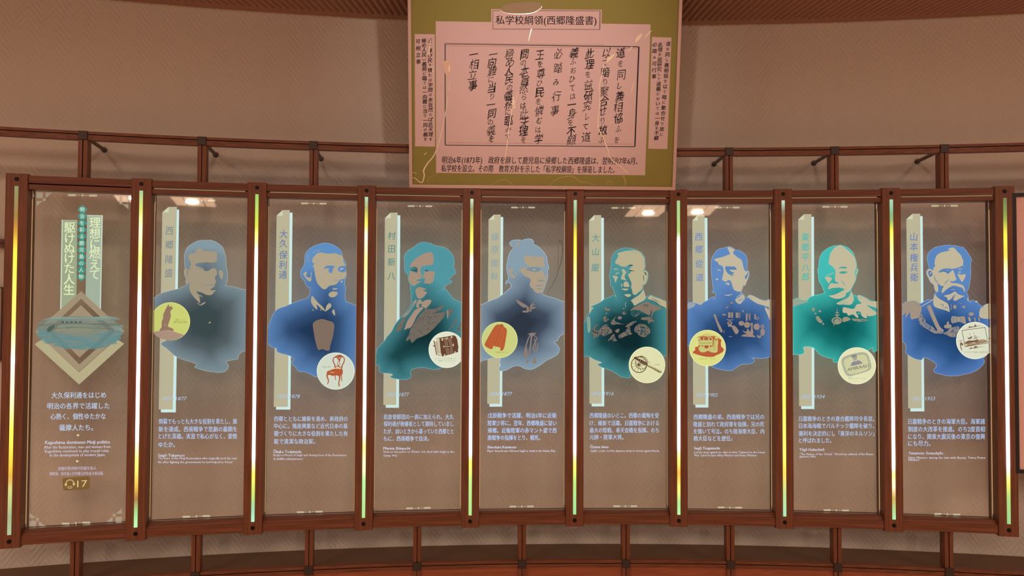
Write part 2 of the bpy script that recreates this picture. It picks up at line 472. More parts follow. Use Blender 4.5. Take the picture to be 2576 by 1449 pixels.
# ------------------------------------------------------------------ rails and posts of the timber frame
def grooved(rf, rb, z0, z1, g0, g1, gd=0.010):
    return [(rf, z0), (rb, z0), (rb, z1), (rf, z1), (rf, g1), (rf + gd, g1), (rf + gd, g0), (rf, g0)]
UZ = 0.7625 + Z0; LZ = -0.7618 + Z0
def rail(name, label, rf, rb, z0, z1, g0, g1, rr):
    t = thing(name, label, 'rail', Matrix.Translation((0, rr, (z0 + z1) / 2)))
    hw = .0150 / rr; cuts = [-TE] + [(k - 4) * DT for k in range(9)] + [TE]
    for i, (a, b) in enumerate(zip(cuts, cuts[1:])):
        bm = bmesh.new(); arc_prism(bm, grooved(rf, rb, z0, z1, g0, g1), a + (hw if i else 0), b - (hw if i < 9 else 0), 10)
        for v in bm.verts: v.co -= Vector((0, rr, (z0 + z1) / 2))
        obj('rail_segment', bm, WOOD_H, t)
rail('upper_rail', 'curved brown grooved wooden rail along the wall above the glass panels', 8.224, 8.250, UZ - .015, UZ + .0145, UZ + .002, UZ + .005, 8.2215)
rail('lower_rail', 'curved brown grooved wooden rail below the glass panels along the ledge front', 8.2195, 8.2455, LZ - .0125, LZ + .0125, LZ - .001, LZ + .0025, 8.2185)

def frame_m(k, rad):
    th = (k - 4) * DT
    c, s = math.cos(th), math.sin(th)
    return Matrix(((c, s, 0, rad * s), (-s, c, 0, rad * c), (0, 0, 1, 0), (0, 0, 0, 1)))

def post_mesh(z0, z1):
    bm = bmesh.new(); hw, d = .0143, .044
    for x0, x1 in ((-hw, -.0018), (.0018, hw)): box(bm, x0, x1, .001, d, z0, z1)
    box(bm, -.0018, .0018, .013, d - .002, z0, z1)
    return bm
WHERE = {0: 'above the title panel', 1: 'above the dog statue disc panel', 2: 'above the chair disc panel',
         6: 'just beside the poster, above the house disc panel', 7: 'above the beer label panel', 8: 'above the ship disc panel'}
for k in (0, 1, 2, 6, 7, 8):
    t = thing('upper_post', 'short brown grooved post ' + WHERE[k], 'post', frame_m(k, 8.2225), 'short posts holding the upper rail')
    top = 0.6 + 0.0145 + Z0
    obj('post_body', post_mesh(top, UZ - .0155), WOOD_V, t)
    bm = bmesh.new(); box(bm, -.0146, .0146, -.003, .030, UZ - .0150, UZ + .0150); bevel(bm, .001); obj('joint_block', bm, BLOCK, t)
    bm = bmesh.new(); rod(bm, (0, .030, UZ), (0, RW - 8.2225 - .0005, UZ), .0068); cyl_y(bm, 0, UZ, RW - 8.2225 - .004, RW - 8.2225 - .0005, .011, 20)
    obj('spacer_rod', bm, RODM, t)
BELOW = ['under the title panel', 'under the panel with the dog statue disc', 'under the panel with the chair disc', 'under the panel with the accordion disc',
         'under the panel with the red cape disc', 'under the panel with the cannon disc', 'under the panel with the house disc', 'under the panel with the beer label disc', 'under the panel with the ship disc']
for k in range(9):
    t = thing('lower_post', 'brown grooved post on the ledge rail ' + BELOW[k], 'post', frame_m(k, 8.2185), 'short posts below the panels')
    bot = -0.6 - 0.0156 + Z0
    obj('post_body', post_mesh(LZ + .0128, bot), WOOD_V, t)
    bm = bmesh.new(); box(bm, -.0146, .0146, -.004, .028, LZ - .0152, LZ + .0152); bevel(bm, .001); obj('joint_block', bm, BLOCK, t)
    bm = bmesh.new()
    for x0, x1 in ((-.0143, -.0018), (.0018, .0143)): box(bm, x0, x1, -.002, .0065, 0.0, LZ - .0153)
    obj('post_stub', bm, WOOD_V, t)

# ------------------------------------------------------------------ pillars with their light strips
def th_p(i): return (i - 4.5) * DT
def pillar_m(i):
    th = th_p(i); c, s = math.cos(th), math.sin(th)
    return Matrix(((c, s, 0, R * s), (-s, c, 0, R * c), (0, 0, 1, Z0), (0, 0, 0, 1)))
GT, YL, OR, WH = (150, 205, 160), (236, 232, 84), (205, 150, 48), (255, 255, 250)
STRIPS = [
 [(0, (120, 122, 82)), (.09, (138, 104, 44)), (.13, (190, 130, 32)), (.19, (240, 222, 62)), (.4, (252, 246, 110)), (.5, (255, 255, 225)), (.6, (255, 255, 190)), (.7, (248, 238, 80)), (.8, (225, 190, 50)), (.84, OR), (.87, (190, 196, 118)), (.95, (140, 160, 118)), (1, (150, 170, 130))],
 [(0, (140, 182, 130)), (.06, (196, 202, 92)), (.12, (255, 255, 200)), (.2, (240, 240, 110)), (.28, (255, 255, 190)), (.34, WH), (.72, WH), (.8, (250, 242, 120)), (.88, (212, 172, 62)), (.915, (150, 100, 52)), (.95, (140, 190, 120)), (1, (165, 232, 165))],
 [(0, (130, 182, 92)), (.1, (196, 208, 54)), (.15, (252, 252, 160)), (.18, WH), (.8, WH), (.85, (232, 230, 84)), (.92, (172, 202, 92)), (.96, (132, 192, 150)), (1, (165, 212, 190))],
 [(0, (150, 200, 172)), (.03, (150, 150, 92)), (.09, (230, 230, 62)), (.12, (255, 255, 220)), (.2, (250, 250, 140)), (.3, (255, 255, 180)), (.4, WH), (.73, WH), (.78, (240, 240, 120)), (.84, (255, 255, 200)), (.88, (162, 220, 142)), (1, (150, 202, 124))],
 [(0, (172, 200, 170)), (.03, (112, 130, 82)), (.1, (200, 200, 62)), (.17, (250, 250, 110)), (.2, WH), (.8, WH), (.83, YL), (.9, (172, 212, 122)), (1, (150, 200, 122))],
 [(0, (150, 190, 152)), (.06, (112, 150, 102)), (.1, (200, 190, 54)), (.16, (250, 232, 64)), (.28, (255, 255, 180)), (.4, WH), (.79, WH), (.84, (240, 240, 96)), (.9, (162, 210, 112)), (1, (132, 202, 142))],
 [(0, (142, 182, 122)), (.1, (152, 190, 102)), (.14, WH), (.78, WH), (.82, (250, 242, 120)), (.87, (232, 162, 54)), (.92, (230, 230, 112)), (.96, (152, 202, 122)), (1, (162, 220, 152))],
 [(0, (172, 202, 182)), (.04, (102, 82, 52)), (.08, (162, 122, 62)), (.13, (240, 222, 64)), (.3, (250, 250, 76)), (.6, (250, 246, 86)), (.8, (250, 242, 104)), (.86, (232, 202, 72)), (.92, (172, 202, 122)), (1, (142, 202, 162))],
 [(0, (142, 192, 162)), (.06, (102, 150, 92)), (.1, (220, 220, 64)), (.2, (255, 255, 180)), (.3, WH), (.83, WH), (.86, (240, 232, 94)), (.89, (250, 242, 202)), (.93, (190, 150, 62)), (.97, (152, 192, 122)), (1, (152, 212, 162))],
 [(0, (82, 102, 62)), (.06, (112, 142, 52)), (.12, (230, 222, 62)), (.18, (240, 202, 62)), (.22, (255, 255, 180)), (.28, WH), (.82, WH), (.87, (222, 222, 92)), (.92, (152, 192, 112)), (1, (132, 182, 122))]]

def strip_mat():
    m, nt, b = mat('fluorescent light strip'); N, L = nt.nodes, nt.links
    at = N.new('ShaderNodeAttribute'); at.attribute_name = 'glow'
    L.new(at.outputs['Color'], b.inputs['Emission Color']); b.inputs['Emission Strength'].default_value = 1.15
    b.inputs['Base Color'].default_value = (.05, .05, .05, 1); b.inputs['Roughness'].default_value = 0.3
    return m
STRIPM = strip_mat()

def strip_mesh(stops):
    z1, z0, n = H2 - .0239, -H2 + .0223, 60
    me = bpy.data.meshes.new('light_strip'); vs, fs, cs = [], [], []
    def colour(t):
        for (a, ca), (b, cb) in zip(stops, stops[1:]):
            if a <= t <= b:
                u = (t - a) / max(1e-6, b - a); A, B = lin(ca), lin(cb)
                return [A[i] + (B[i] - A[i]) * u for i in range(3)]
        return lin(stops[-1][1])[:3]
    for i in range(n + 1):
        t = i / n; z = z1 + (z0 - z1) * t; c = colour(t)
        for x, y in ((-.0058, .001), (-.0050, -.0032), (.0050, -.0032), (.0058, .001)):
            vs.append((x, y, z)); cs.append(c)
    for i in range(n):
        for j in range(3):
            a = i * 4 + j; fs.append((a, a + 4, a + 5, a + 1))
    me.from_pydata(vs, [], fs)
    at = me.color_attributes.new('glow', 'FLOAT_COLOR', 'POINT')
    for i, c in enumerate(cs):
        k = 2.6 if min(c) > 0.75 else 1.15
        at.data[i].color = (c[0] * k, c[1] * k, c[2] * k, 1)
    return me

PIL = ['at the outer end beside the title panel', 'between the title panel and the panel with the dog statue disc', 'between the dog statue disc and the chair disc',
       'between the chair disc and the accordion disc', 'between the accordion disc and the red cape disc', 'between the red cape disc and the cannon disc', 'between the cannon disc and the house disc',
       'between the house disc and the beer label disc', 'between the beer label disc and the ship disc', 'beside the black framed pink board']
PW = .0322
REARM = glow('light tube seen from behind', (255, 236, 205), 1.2)  # emitter added on each pillar's back to brighten the wall
for i in range(10):
    t = thing('pillar', 'brown wooden pillar with a glowing slot, ' + PIL[i], 'pillar', pillar_m(i), 'wooden pillars between the glass panels')
    bm = bmesh.new(); s0, s1 = -H2 + .0223, H2 - .0239; sw = .0059; D = .075
    box(bm, -PW, -sw, 0, D, s0, s1); box(bm, sw, PW, 0, D, s0, s1)
    box(bm, -PW, PW, 0, D, s1, H2 + .0190); box(bm, -PW, PW, 0, D, -H2 - .0225, s0)
    box(bm, -sw, sw, .016, D - .001, s0, s1)
    obj('pillar_body', bm, WOOD_V, t)
    obj('light_strip', strip_mesh(STRIPS[i]), STRIPM, t)
    bm = bmesh.new(); box(bm, -.012, .012, D + .0002, D + .0022, s0, s1); obj('rear_light', bm, REARM, t)
    for zz in (H2, -H2):
        bm = bmesh.new(); cyl_y(bm, 0, zz, -.0015, .004, .0071, 24); cyl_y(bm, 0, zz, -.0028, -.0015, .0042, 6)
        obj('bolt', bm, BLACK, t)

# ------------------------------------------------------------------ the nine glass panels: frames, panes
A2 = 2 * R * math.sin(DT / 2)
def panel_m(k):
    th = (k - 4) * DT; rad = R * math.cos(DT / 2); c, s = math.cos(th), math.sin(th)
    return Matrix(((c, s, 0, rad * s), (-s, c, 0, rad * c), (0, 0, 1, Z0), (0, 0, 0, 1)))
GY = .040
RAIL_GLOW = glow('tube behind the lower rail', (255, 228, 198), 4.0)  # hidden emitter added to brighten the wall near the bottom rails
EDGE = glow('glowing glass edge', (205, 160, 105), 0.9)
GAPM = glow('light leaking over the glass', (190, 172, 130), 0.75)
def panel_frame(name, label, k):
    t = thing(name, label, 'display panel', panel_m(k), 'glass panels of the curved display')
    x1 = A2 / 2 - PW - .0008; x0 = -x1
    bm = bmesh.new(); box(bm, x0, x1, .005, .062, H2 - .0108, H2 + .0145); box(bm, x0, x1, .007, .062, H2 - .0305, H2 - .0148)
    box(bm, x0, x1, .022, .060, H2 - .0148, H2 - .0108)
    obj('top_rail', bm, WOOD_H, t)
    if k > 0:
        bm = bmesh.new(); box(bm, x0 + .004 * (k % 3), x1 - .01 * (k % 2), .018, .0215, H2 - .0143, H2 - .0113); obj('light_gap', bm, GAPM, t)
    bm = bmesh.new(); box(bm, x0, x1, .005, .062, -H2 - .0156, -H2 + .0140)
    v = [bm.verts.new(p) for p in ((x0, .009, -H2 + .0140), (x1, .009, -H2 + .0140), (x1, .062, -H2 + .0140), (x0, .062, -H2 + .0140), (x0, .020, -H2 + .0290), (x1, .020, -H2 + .0290), (x1, .062, -H2 + .0290), (x0, .062, -H2 + .0290))]
    for f in ((0, 1, 5, 4), (1, 2, 6, 5), (2, 3, 7, 6), (3, 0, 4, 7), (4, 5, 6, 7)): bm.faces.new([v[q] for q in f])
    br = obj('bottom_rail', bm, WOOD_H, t)
    bm = bmesh.new(); box(bm, x0 + .02, x1 - .02, .0622, .0642, -H2 - .013, -H2 - .004); obj('edge_tube', bm, RAIL_GLOW, br)
    bm = bmesh.new(); box(bm, x0 + .001, x1 - .001, GY, GY + .007, -H2 + .0292, H2 - .0307); obj('glass_pane', bm, GLASS, t)
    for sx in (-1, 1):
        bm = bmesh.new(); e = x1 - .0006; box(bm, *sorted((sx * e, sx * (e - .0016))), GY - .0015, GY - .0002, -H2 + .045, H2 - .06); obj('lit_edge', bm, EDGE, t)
    return t, Surf(panel_m(k), GY + .0125), x0, x1

def clip(pts, surf, x0, x1):
    return pts

def ornament(surf, parent, cx, cy, hl, tilt=0.0):
    k = hl / 34.0; ps = []
    for sx in (-1, 1):
        a, b = cx + sx * 13.5 * k, cx + sx * 33.5 * k; y = cy + tilt * sx; r = 2.3 * k
        lo, hi = min(a, b), max(a, b)
        ps.append([Vector(q) for q in ((lo + r, y - r), (hi - r, y - r), (hi - .4 * r, y - .6 * r), (hi, y), (hi - .4 * r, y + .6 * r), (hi - r, y + r), (lo + r, y + r), (lo + .4 * r, y + .6 * r), (lo, y), (lo + .4 * r, y - .6 * r))])
        for dx in (6.6, 10): ps.append([Vector((cx + sx * dx * k + 1.25 * k * math.cos(a_ * 1.0472), y + 1.25 * k * math.sin(a_ * 1.0472))) for a_ in range(6)])
    ps.append([Vector(q) for q in ((cx - 3.2 * k, cy), (cx, cy - 3.3 * k), (cx + 3.2 * k, cy), (cx, cy + 3.3 * k))])
    return flat('ornament', surf, ps, G((196, 186, 158)), 1, parent)

# ------------------------------------------------------------------ portraits: outline, light areas, dark areas
BEIGE = (168, 158, 136)
PORT = {}
# 1: man in dark kimono collar, grey blue
F = (435, 595, K8); B = (320, 700, K4)
PORT[1] = dict(
  out=V(F, [(300, 960), (268, 935), (262, 900), (272, 870), (240, 770), (232, 700), (248, 640), (240, 560), (233, 420), (245, 340), (280, 240), (350, 175), (430, 125), (510, 90), (620, 78), (700, 77), (780, 80), (870, 115), (950, 170), (1010, 235), (1035, 320), (1060, 400), (1070, 500), (1078, 620), (1100, 740), (1095, 850), (1080, 940), (1068, 995), (1180, 1008), (1300, 1038), (1449, 1072)])
      + V(B, [(1086, 105), (1087, 112), (1085, 400), (1080, 655), (1078, 660), (1040, 672), (1012, 705), (1008, 735), (960, 742), (905, 757), (908, 775), (922, 795), (918, 820), (895, 845), (850, 857), (780, 852), (700, 838), (640, 820), (615, 808), (622, 803), (635, 795), (620, 775), (580, 760), (500, 735), (440, 708), (400, 675), (360, 640), (320, 612), (310, 595), (330, 578), (360, 560), (330, 480), (240, 460), (222, 420), (218, 220), (221, 215), (260, 170), (310, 138), (400, 112), (470, 95), (530, 68), (545, 58)]),
  core=(505, 800), rad=(112, 112), ramp=[(0, (66, 82, 84)), (.45, (92, 106, 112)), (.95, (138, 158, 168)), (1, (146, 170, 180))], rim=(188, 206, 206),
  light=[VS(F, [(310, 400), (340, 350), (400, 338), (450, 325), (480, 262), (540, 240), (590, 265), (640, 290), (760, 300), (880, 310), (890, 400), (880, 500), (790, 525), (700, 520), (560, 530), (480, 540), (450, 590), (520, 610), (600, 640), (640, 690), (720, 690), (770, 650), (840, 640), (880, 690), (890, 760), (860, 800), (850, 850), (870, 900), (850, 960), (840, 1000), (790, 1050), (760, 1070), (800, 1080), (870, 1085), (830, 1120), (790, 1170), (720, 1180), (650, 1165), (590, 1130), (480, 1105), (500, 1150), (530, 1200), (545, 1270), (545, 1340), (500, 1300), (440, 1240), (380, 1160), (340, 1080), (330, 1000), (345, 930), (300, 950), (265, 920), (275, 860), (250, 790), (235, 700), (255, 640), (320, 660), (350, 600), (360, 520), (325, 470)]),
         VS(F, [(540, 1386), (600, 1340), (660, 1318), (640, 1350), (580, 1382)]), VS(F, [(490, 1340), (515, 1345), (545, 1375), (520, 1370)]), VS(F, [(600, 1218), (545, 1200), (512, 1165), (560, 1185)]),
         VS(F, [(930, 680), (1000, 700), (1015, 770), (985, 865), (935, 780)]), VS((320, 700, K4), [(742, 408), (755, 395), (765, 400), (752, 412)])],
  dark=[ST(F, [(650, 992), (760, 978), (875, 985)], 6, 10, 4), ST(F, [(470, 655), (540, 642), (610, 662)], 4, 10, 4), ST(F, [(285, 660), (300, 700), (290, 770), (310, 800)], 6, 14, 4), ST(F, [(330, 640), (345, 690)], 14, 8), ST(F, [(745, 1070), (800, 1040), (840, 1010)], 4, 16, 6)],
  darkc=(118, 138, 142), lightc=(172, 162, 140))
# 2: bearded man looking right, blue
F = (740, 605, K8); B = (620, 700, K4)
PORT[2] = dict(
  out=V(F, [(325, 965), (290, 945), (240, 890), (205, 800), (150, 750), (135, 690), (132, 620), (165, 560), (205, 490), (215, 420), (218, 340), (240, 260), (290, 190), (370, 130), (470, 90), (560, 62), (650, 57), (740, 75), (830, 115), (900, 170), (945, 220), (960, 290), (985, 360), (1030, 440), (1040, 500), (1030, 550), (1045, 640), (1045, 720), (1025, 800), (1010, 880), (1030, 940), (1025, 1050), (1022, 1140), (1045, 1235), (1150, 1270), (1265, 1322)])
      + V(B, [(1009, 256), (1010, 262), (1005, 500), (1000, 840), (998, 848), (960, 850), (800, 900), (640, 897), (600, 880), (530, 850), (480, 848), (455, 815), (430, 790), (412, 765), (432, 745), (420, 720), (380, 700), (320, 685), (280, 668), (275, 640), (230, 625), (195, 590), (180, 560), (195, 470), (215, 400), (250, 320), (290, 280), (360, 255), (430, 225), (530, 190), (572, 165)]),
  core=(797, 824), rad=(92, 96), ramp=[(0, (32, 60, 96)), (.4, (56, 88, 132)), (.9, (96, 140, 196)), (1, (106, 158, 216))], rim=(160, 196, 232),
  light=[VS(F, [(375, 360), (430, 290), (500, 245), (560, 245), (680, 265), (840, 260), (900, 290), (960, 300), (985, 370), (1000, 440), (1030, 500), (1000, 515), (930, 520), (885, 560), (890, 610), (950, 635), (1040, 630), (1042, 700), (1010, 770), (950, 780), (900, 820), (860, 870), (800, 895), (710, 915), (660, 960), (630, 980), (570, 970), (500, 900), (460, 840), (430, 740), (415, 640), (400, 560), (380, 510), (410, 470), (365, 430)]),
         VS(F, [(935, 820), (965, 800), (978, 830), (950, 850)]), VS(F, [(768, 978), (810, 960), (880, 968), (820, 992)]), VS(F, [(695, 1080), (760, 1030), (875, 1045), (850, 1110), (780, 1145), (715, 1130)]),
         VS(F, [(185, 670), (235, 628), (262, 655), (242, 700), (270, 742), (330, 740), (335, 660), (352, 640), (345, 760), (335, 825), (270, 800), (215, 730)]),
         VS(F, [(365, 1115), (420, 1180), (500, 1270), (570, 1330), (625, 1415), (560, 1390), (500, 1330), (450, 1290), (470, 1390), (410, 1350), (350, 1260), (340, 1190)]),
         VS(F, [(635, 1390), (650, 1320), (700, 1265), (735, 1275), (748, 1330), (690, 1390), (625, 1432)]), VS(B, [(780, 300), (800, 285), (808, 340), (790, 325)]),
         ST(F, [(270, 430), (300, 380), (270, 330), (295, 285), (340, 272)], 6, 10, 5), ST(F, [(375, 260), (412, 212)], 6, 12), ST(F, [(440, 210), (535, 202)], 12, 8), ST(F, [(235, 415), (240, 385)], 10, 6), ST(F, [(365, 1390), (400, 1412)], 20, 6), ST(F, [(520, 1390), (550, 1412)], 16, 8)],
  mid=[VS(B, [(610, 405), (680, 372), (740, 385), (798, 415), (790, 520), (765, 610), (750, 660), (690, 645), (655, 652), (630, 580), (612, 480)])], midc=(140, 122, 108),
  dark=[VS(F, [(600, 575), (640, 520), (700, 505), (800, 515), (815, 540), (780, 560), (778, 610), (750, 655), (715, 650), (690, 600), (710, 560), (660, 560)]), VS(F, [(885, 580), (925, 530), (1000, 515), (1037, 540), (1032, 600), (980, 645), (920, 615)]), ST(F, [(800, 812), (860, 798), (885, 800)], 4, 14, 4)],
  darkc=(104, 152, 210), extra=[(VS(F, [(918, 588), (950, 560), (1000, 560), (950, 590)]), (200, 205, 195))], lightc=(190, 180, 154))
# 3: bearded man in a tie and wide lapels, teal
F = (1000, 605, K8); T = (940, 735, K6)
PORT[3] = dict(
  out=V(F, [(290, 1250), (275, 1190), (285, 1080), (265, 1000), (260, 900), (240, 840), (220, 770), (215, 700), (170, 640), (150, 600), (140, 500), (145, 420), (135, 340), (180, 240), (260, 180), (340, 130), (410, 70), (500, 38), (600, 45), (680, 65), (730, 95), (830, 118), (940, 145), (1020, 190), (1090, 270), (1130, 350), (1140, 440), (1125, 540), (1155, 580), (1150, 610), (1170, 655), (1110, 700), (1080, 740), (1015, 775), (1060, 805), (1100, 825), (1050, 865), (1000, 880), (950, 930), (905, 995), (965, 980), (1010, 1030), (1060, 1100), (1120, 1175), (1220, 1220), (1316, 1262)])
      + V(T, [(1449, 181), (1450, 187), (1444, 700), (1440, 880), (1300, 1000), (1180, 1180), (1090, 1225), (1000, 1250), (920, 1240), (840, 1222), (740, 1220), (640, 1240), (600, 1270), (600, 1330), (605, 1360), (570, 1395), (480, 1415), (380, 1405), (290, 1385), (275, 1365), (310, 1345), (290, 1320), (200, 1310), (130, 1300), (90, 1265), (100, 1215), (70, 1175), (36, 1165), (40, 1000), (60, 920), (110, 860), (170, 800), (220, 720), (290, 640), (340, 540), (390, 470), (450, 400), (520, 340), (570, 270), (615, 195)]),
  core=(1032, 868), rad=(104, 110), ramp=[(0, (10, 52, 56)), (.4, (28, 82, 88)), (.85, (72, 140, 150)), (1, (90, 166, 178))], rim=(140, 200, 208),
  light=[VS(F, [(255, 540), (265, 490), (310, 420), (400, 340), (500, 280), (600, 245), (680, 235), (715, 290), (728, 350), (725, 430), (695, 492), (600, 502), (510, 520), (470, 555), (465, 620), (485, 700), (520, 680), (480, 740), (470, 770), (400, 790), (390, 810), (470, 830), (400, 870), (340, 915), (290, 900), (250, 840), (225, 770), (240, 700), (250, 620), (310, 630), (390, 640), (405, 580), (390, 545), (320, 535)]),
         VS(F, [(540, 640), (570, 600), (640, 620), (750, 630), (740, 700), (730, 790), (680, 860), (600, 870), (530, 850), (555, 800), (550, 760), (490, 760), (530, 700)]),
         VS(F, [(360, 1000), (400, 950), (470, 940), (530, 960), (585, 982), (510, 1000), (570, 1030), (592, 1050), (550, 1110), (480, 1165), (410, 1160), (380, 1100), (365, 1040)]),
         VS(T, [(690, 120), (650, 150), (640, 190), (600, 260), (540, 330), (470, 400), (500, 400), (560, 350), (620, 260), (692, 155)]),
         VS(T, [(700, 170), (740, 115), (775, 140), (780, 190), (760, 190), (735, 215), (740, 240), (700, 250), (692, 210)]), VS(T, [(780, 170), (840, 130), (900, 120), (935, 135), (915, 190), (850, 260), (840, 270), (820, 245), (770, 225), (780, 200)]),
         VS(T, [(790, 240), (800, 265), (740, 330), (690, 400), (660, 470), (600, 570), (540, 590), (495, 612), (510, 560), (550, 460), (600, 390), (660, 300), (720, 260)]), VS(T, [(1190, 298), (1208, 300), (1206, 420), (1192, 410)])],
  mid=[VS(T, [(850, 265), (930, 275), (1020, 260), (1130, 210), (1090, 290), (1000, 330), (935, 340), (1080, 330), (1170, 330), (1110, 440), (1020, 540), (920, 640), (850, 690), (760, 730), (690, 760), (620, 820), (590, 760), (540, 790), (525, 760), (570, 690), (600, 590), (660, 500), (740, 380), (800, 320)]),
       VS(T, [(450, 410), (520, 400), (490, 500), (440, 610), (400, 640), (365, 620), (400, 520), (470, 430)]), VS(T, [(1200, 620), (1260, 560), (1320, 440), (1350, 420), (1310, 520), (1240, 600)]), VS(T, [(1330, 650), (1380, 540), (1420, 480), (1410, 560), (1350, 650)]), VS(T, [(1200, 330), (1240, 270), (1280, 280), (1260, 350), (1225, 380)])], midc=(132, 122, 112),
  dark=[VS(F, [(262, 600), (320, 575), (395, 560), (402, 620), (380, 650), (340, 625)]), VS(F, [(548, 610), (570, 590), (620, 600), (600, 625)]), ST(T, [(935, 340), (1010, 325), (1080, 290), (1130, 230)], 4, 10, 4), ST(T, [(735, 215), (752, 196), (775, 212)], 6, 18, 6), ST(F, [(400, 545), (330, 540), (258, 575)], 8, 22, 8)],
  darkc=(56, 112, 118), lightc=(176, 154, 136))
# 4: samurai with a top knot and corded coat, pale blue
F = (1255, 595, K8); T = (1205, 735, K6)
PORT[4] = dict(
  out=V(F, [(260, 1005), (230, 985), (252, 962), (190, 920), (150, 940), (140, 962), (140, 920), (165, 880), (195, 860), (190, 800), (165, 700), (160, 600), (170, 520), (195, 400), (230, 310), (300, 230), (250, 190), (215, 140), (240, 100), (310, 72), (400, 70), (470, 78), (520, 60), (600, 48), (660, 60), (700, 100), (695, 150), (760, 185), (840, 250), (920, 340), (960, 420), (975, 520), (1000, 610), (1000, 650), (975, 690), (985, 800), (960, 900), (920, 1000), (890, 1100), (870, 1160), (960, 1200), (1010, 1215), (1150, 1255), (1326, 1322)])
      + V(T, [(1392, 164), (1394, 170), (1392, 400), (1390, 660), (1386, 667), (1340, 690), (1300, 720), (1270, 780), (1215, 810), (1260, 850), (1295, 900), (1295, 960), (1260, 1010), (1180, 1060), (1080, 1110), (1000, 1170), (920, 1220), (850, 1248), (770, 1245), (710, 1220), (660, 1195), (600, 1188), (530, 1210), (460, 1250), (400, 1272), (350, 1275), (318, 1240), (350, 1190), (335, 1130), (340, 1060), (240, 1062), (140, 1085), (32, 1113), (28, 1105), (28, 215), (32, 208), (100, 180), (180, 140), (290, 100), (360, 55), (425, 5)]),
  core=(1308, 806), rad=(98, 78), ramp=[(0, (50, 60, 76)), (.4, (72, 86, 106)), (.85, (132, 154, 174)), (1, (150, 174, 190))], rim=(200, 222, 238),
  light=[VS(F, [(505, 430), (540, 395), (600, 385), (700, 400), (800, 408), (880, 410), (905, 450), (905, 540), (930, 590), (880, 620), (800, 610), (700, 610), (600, 605), (560, 560), (520, 510)]),
         VS(F, [(430, 680), (450, 640), (560, 620), (560, 660), (640, 700), (740, 710), (830, 700), (850, 660), (870, 690), (900, 720), (920, 790), (960, 820), (940, 900), (920, 980), (890, 1050), (860, 1130), (790, 1140), (720, 1110), (690, 1060), (640, 1020), (620, 960), (640, 880), (600, 830), (530, 800), (470, 740)]),
         VS(F, [(200, 680), (240, 650), (285, 670), (260, 720), (270, 760), (335, 810), (320, 835), (270, 830), (230, 780)]), VS(F, [(320, 740), (350, 735), (357, 765), (325, 765)]), VS(F, [(376, 150), (392, 92), (430, 68), (462, 75), (415, 92), (392, 150), (395, 185), (345, 197), (345, 175)]), VS(F, [(680, 665), (720, 652), (745, 665), (700, 682)])],
  mid=[VS(T, [(605, 118), (680, 160), (770, 215), (750, 250), (700, 240), (650, 200), (615, 160)]), VS(T, [(768, 230), (800, 235), (806, 320), (760, 327), (710, 327), (708, 300), (770, 295)]), V(T, [(815, 240), (828, 240), (828, 315), (815, 315)]), V(T, [(833, 245), (848, 245), (851, 315), (835, 315)]),
       VS(T, [(830, 210), (890, 163), (870, 200), (922, 200), (880, 220), (860, 240), (928, 240), (890, 268), (850, 272)]), ST(T, [(850, 690), (805, 740), (770, 840), (742, 960), (742, 1035), (775, 1052), (780, 980), (765, 880)], 14, 26, 10), ST(T, [(858, 695), (840, 800), (828, 920), (808, 1005), (780, 1048)], 24, 26, 12),
       ST(T, [(890, 700), (935, 740), (912, 800), (885, 870), (882, 930), (918, 958), (950, 900), (945, 820)], 12, 24, 14), ST(T, [(895, 740), (905, 800), (920, 880), (915, 930)], 10, 16, 10), VS(T, [(785, 688), (840, 660), (900, 660), (926, 652), (900, 690), (850, 718), (815, 690)]), VS(T, [(890, 990), (915, 1090), (935, 1150), (868, 1142), (880, 1070)]), VS(T, [(780, 1085), (800, 1120), (790, 1145), (765, 1135)])], midc=(152, 138, 128),
  dark=[VS(F, [(550, 665), (620, 630), (720, 620), (820, 640), (845, 660), (770, 712), (660, 705)]), ST(F, [(775, 890), (850, 895), (915, 885)], 6, 36, 10), ST(F, [(728, 988), (810, 992), (895, 985)], 6, 26, 8), ST(F, [(745, 1045), (810, 1055), (885, 1043)], 6, 22, 6), ST(F, [(235, 690), (250, 740)], 8, 14, 6)],
  darkc=(138, 160, 168), extra=[(VS(F, [(683, 665), (718, 655), (740, 665), (702, 678)]), (200, 205, 195))], lightc=(184, 170, 146))
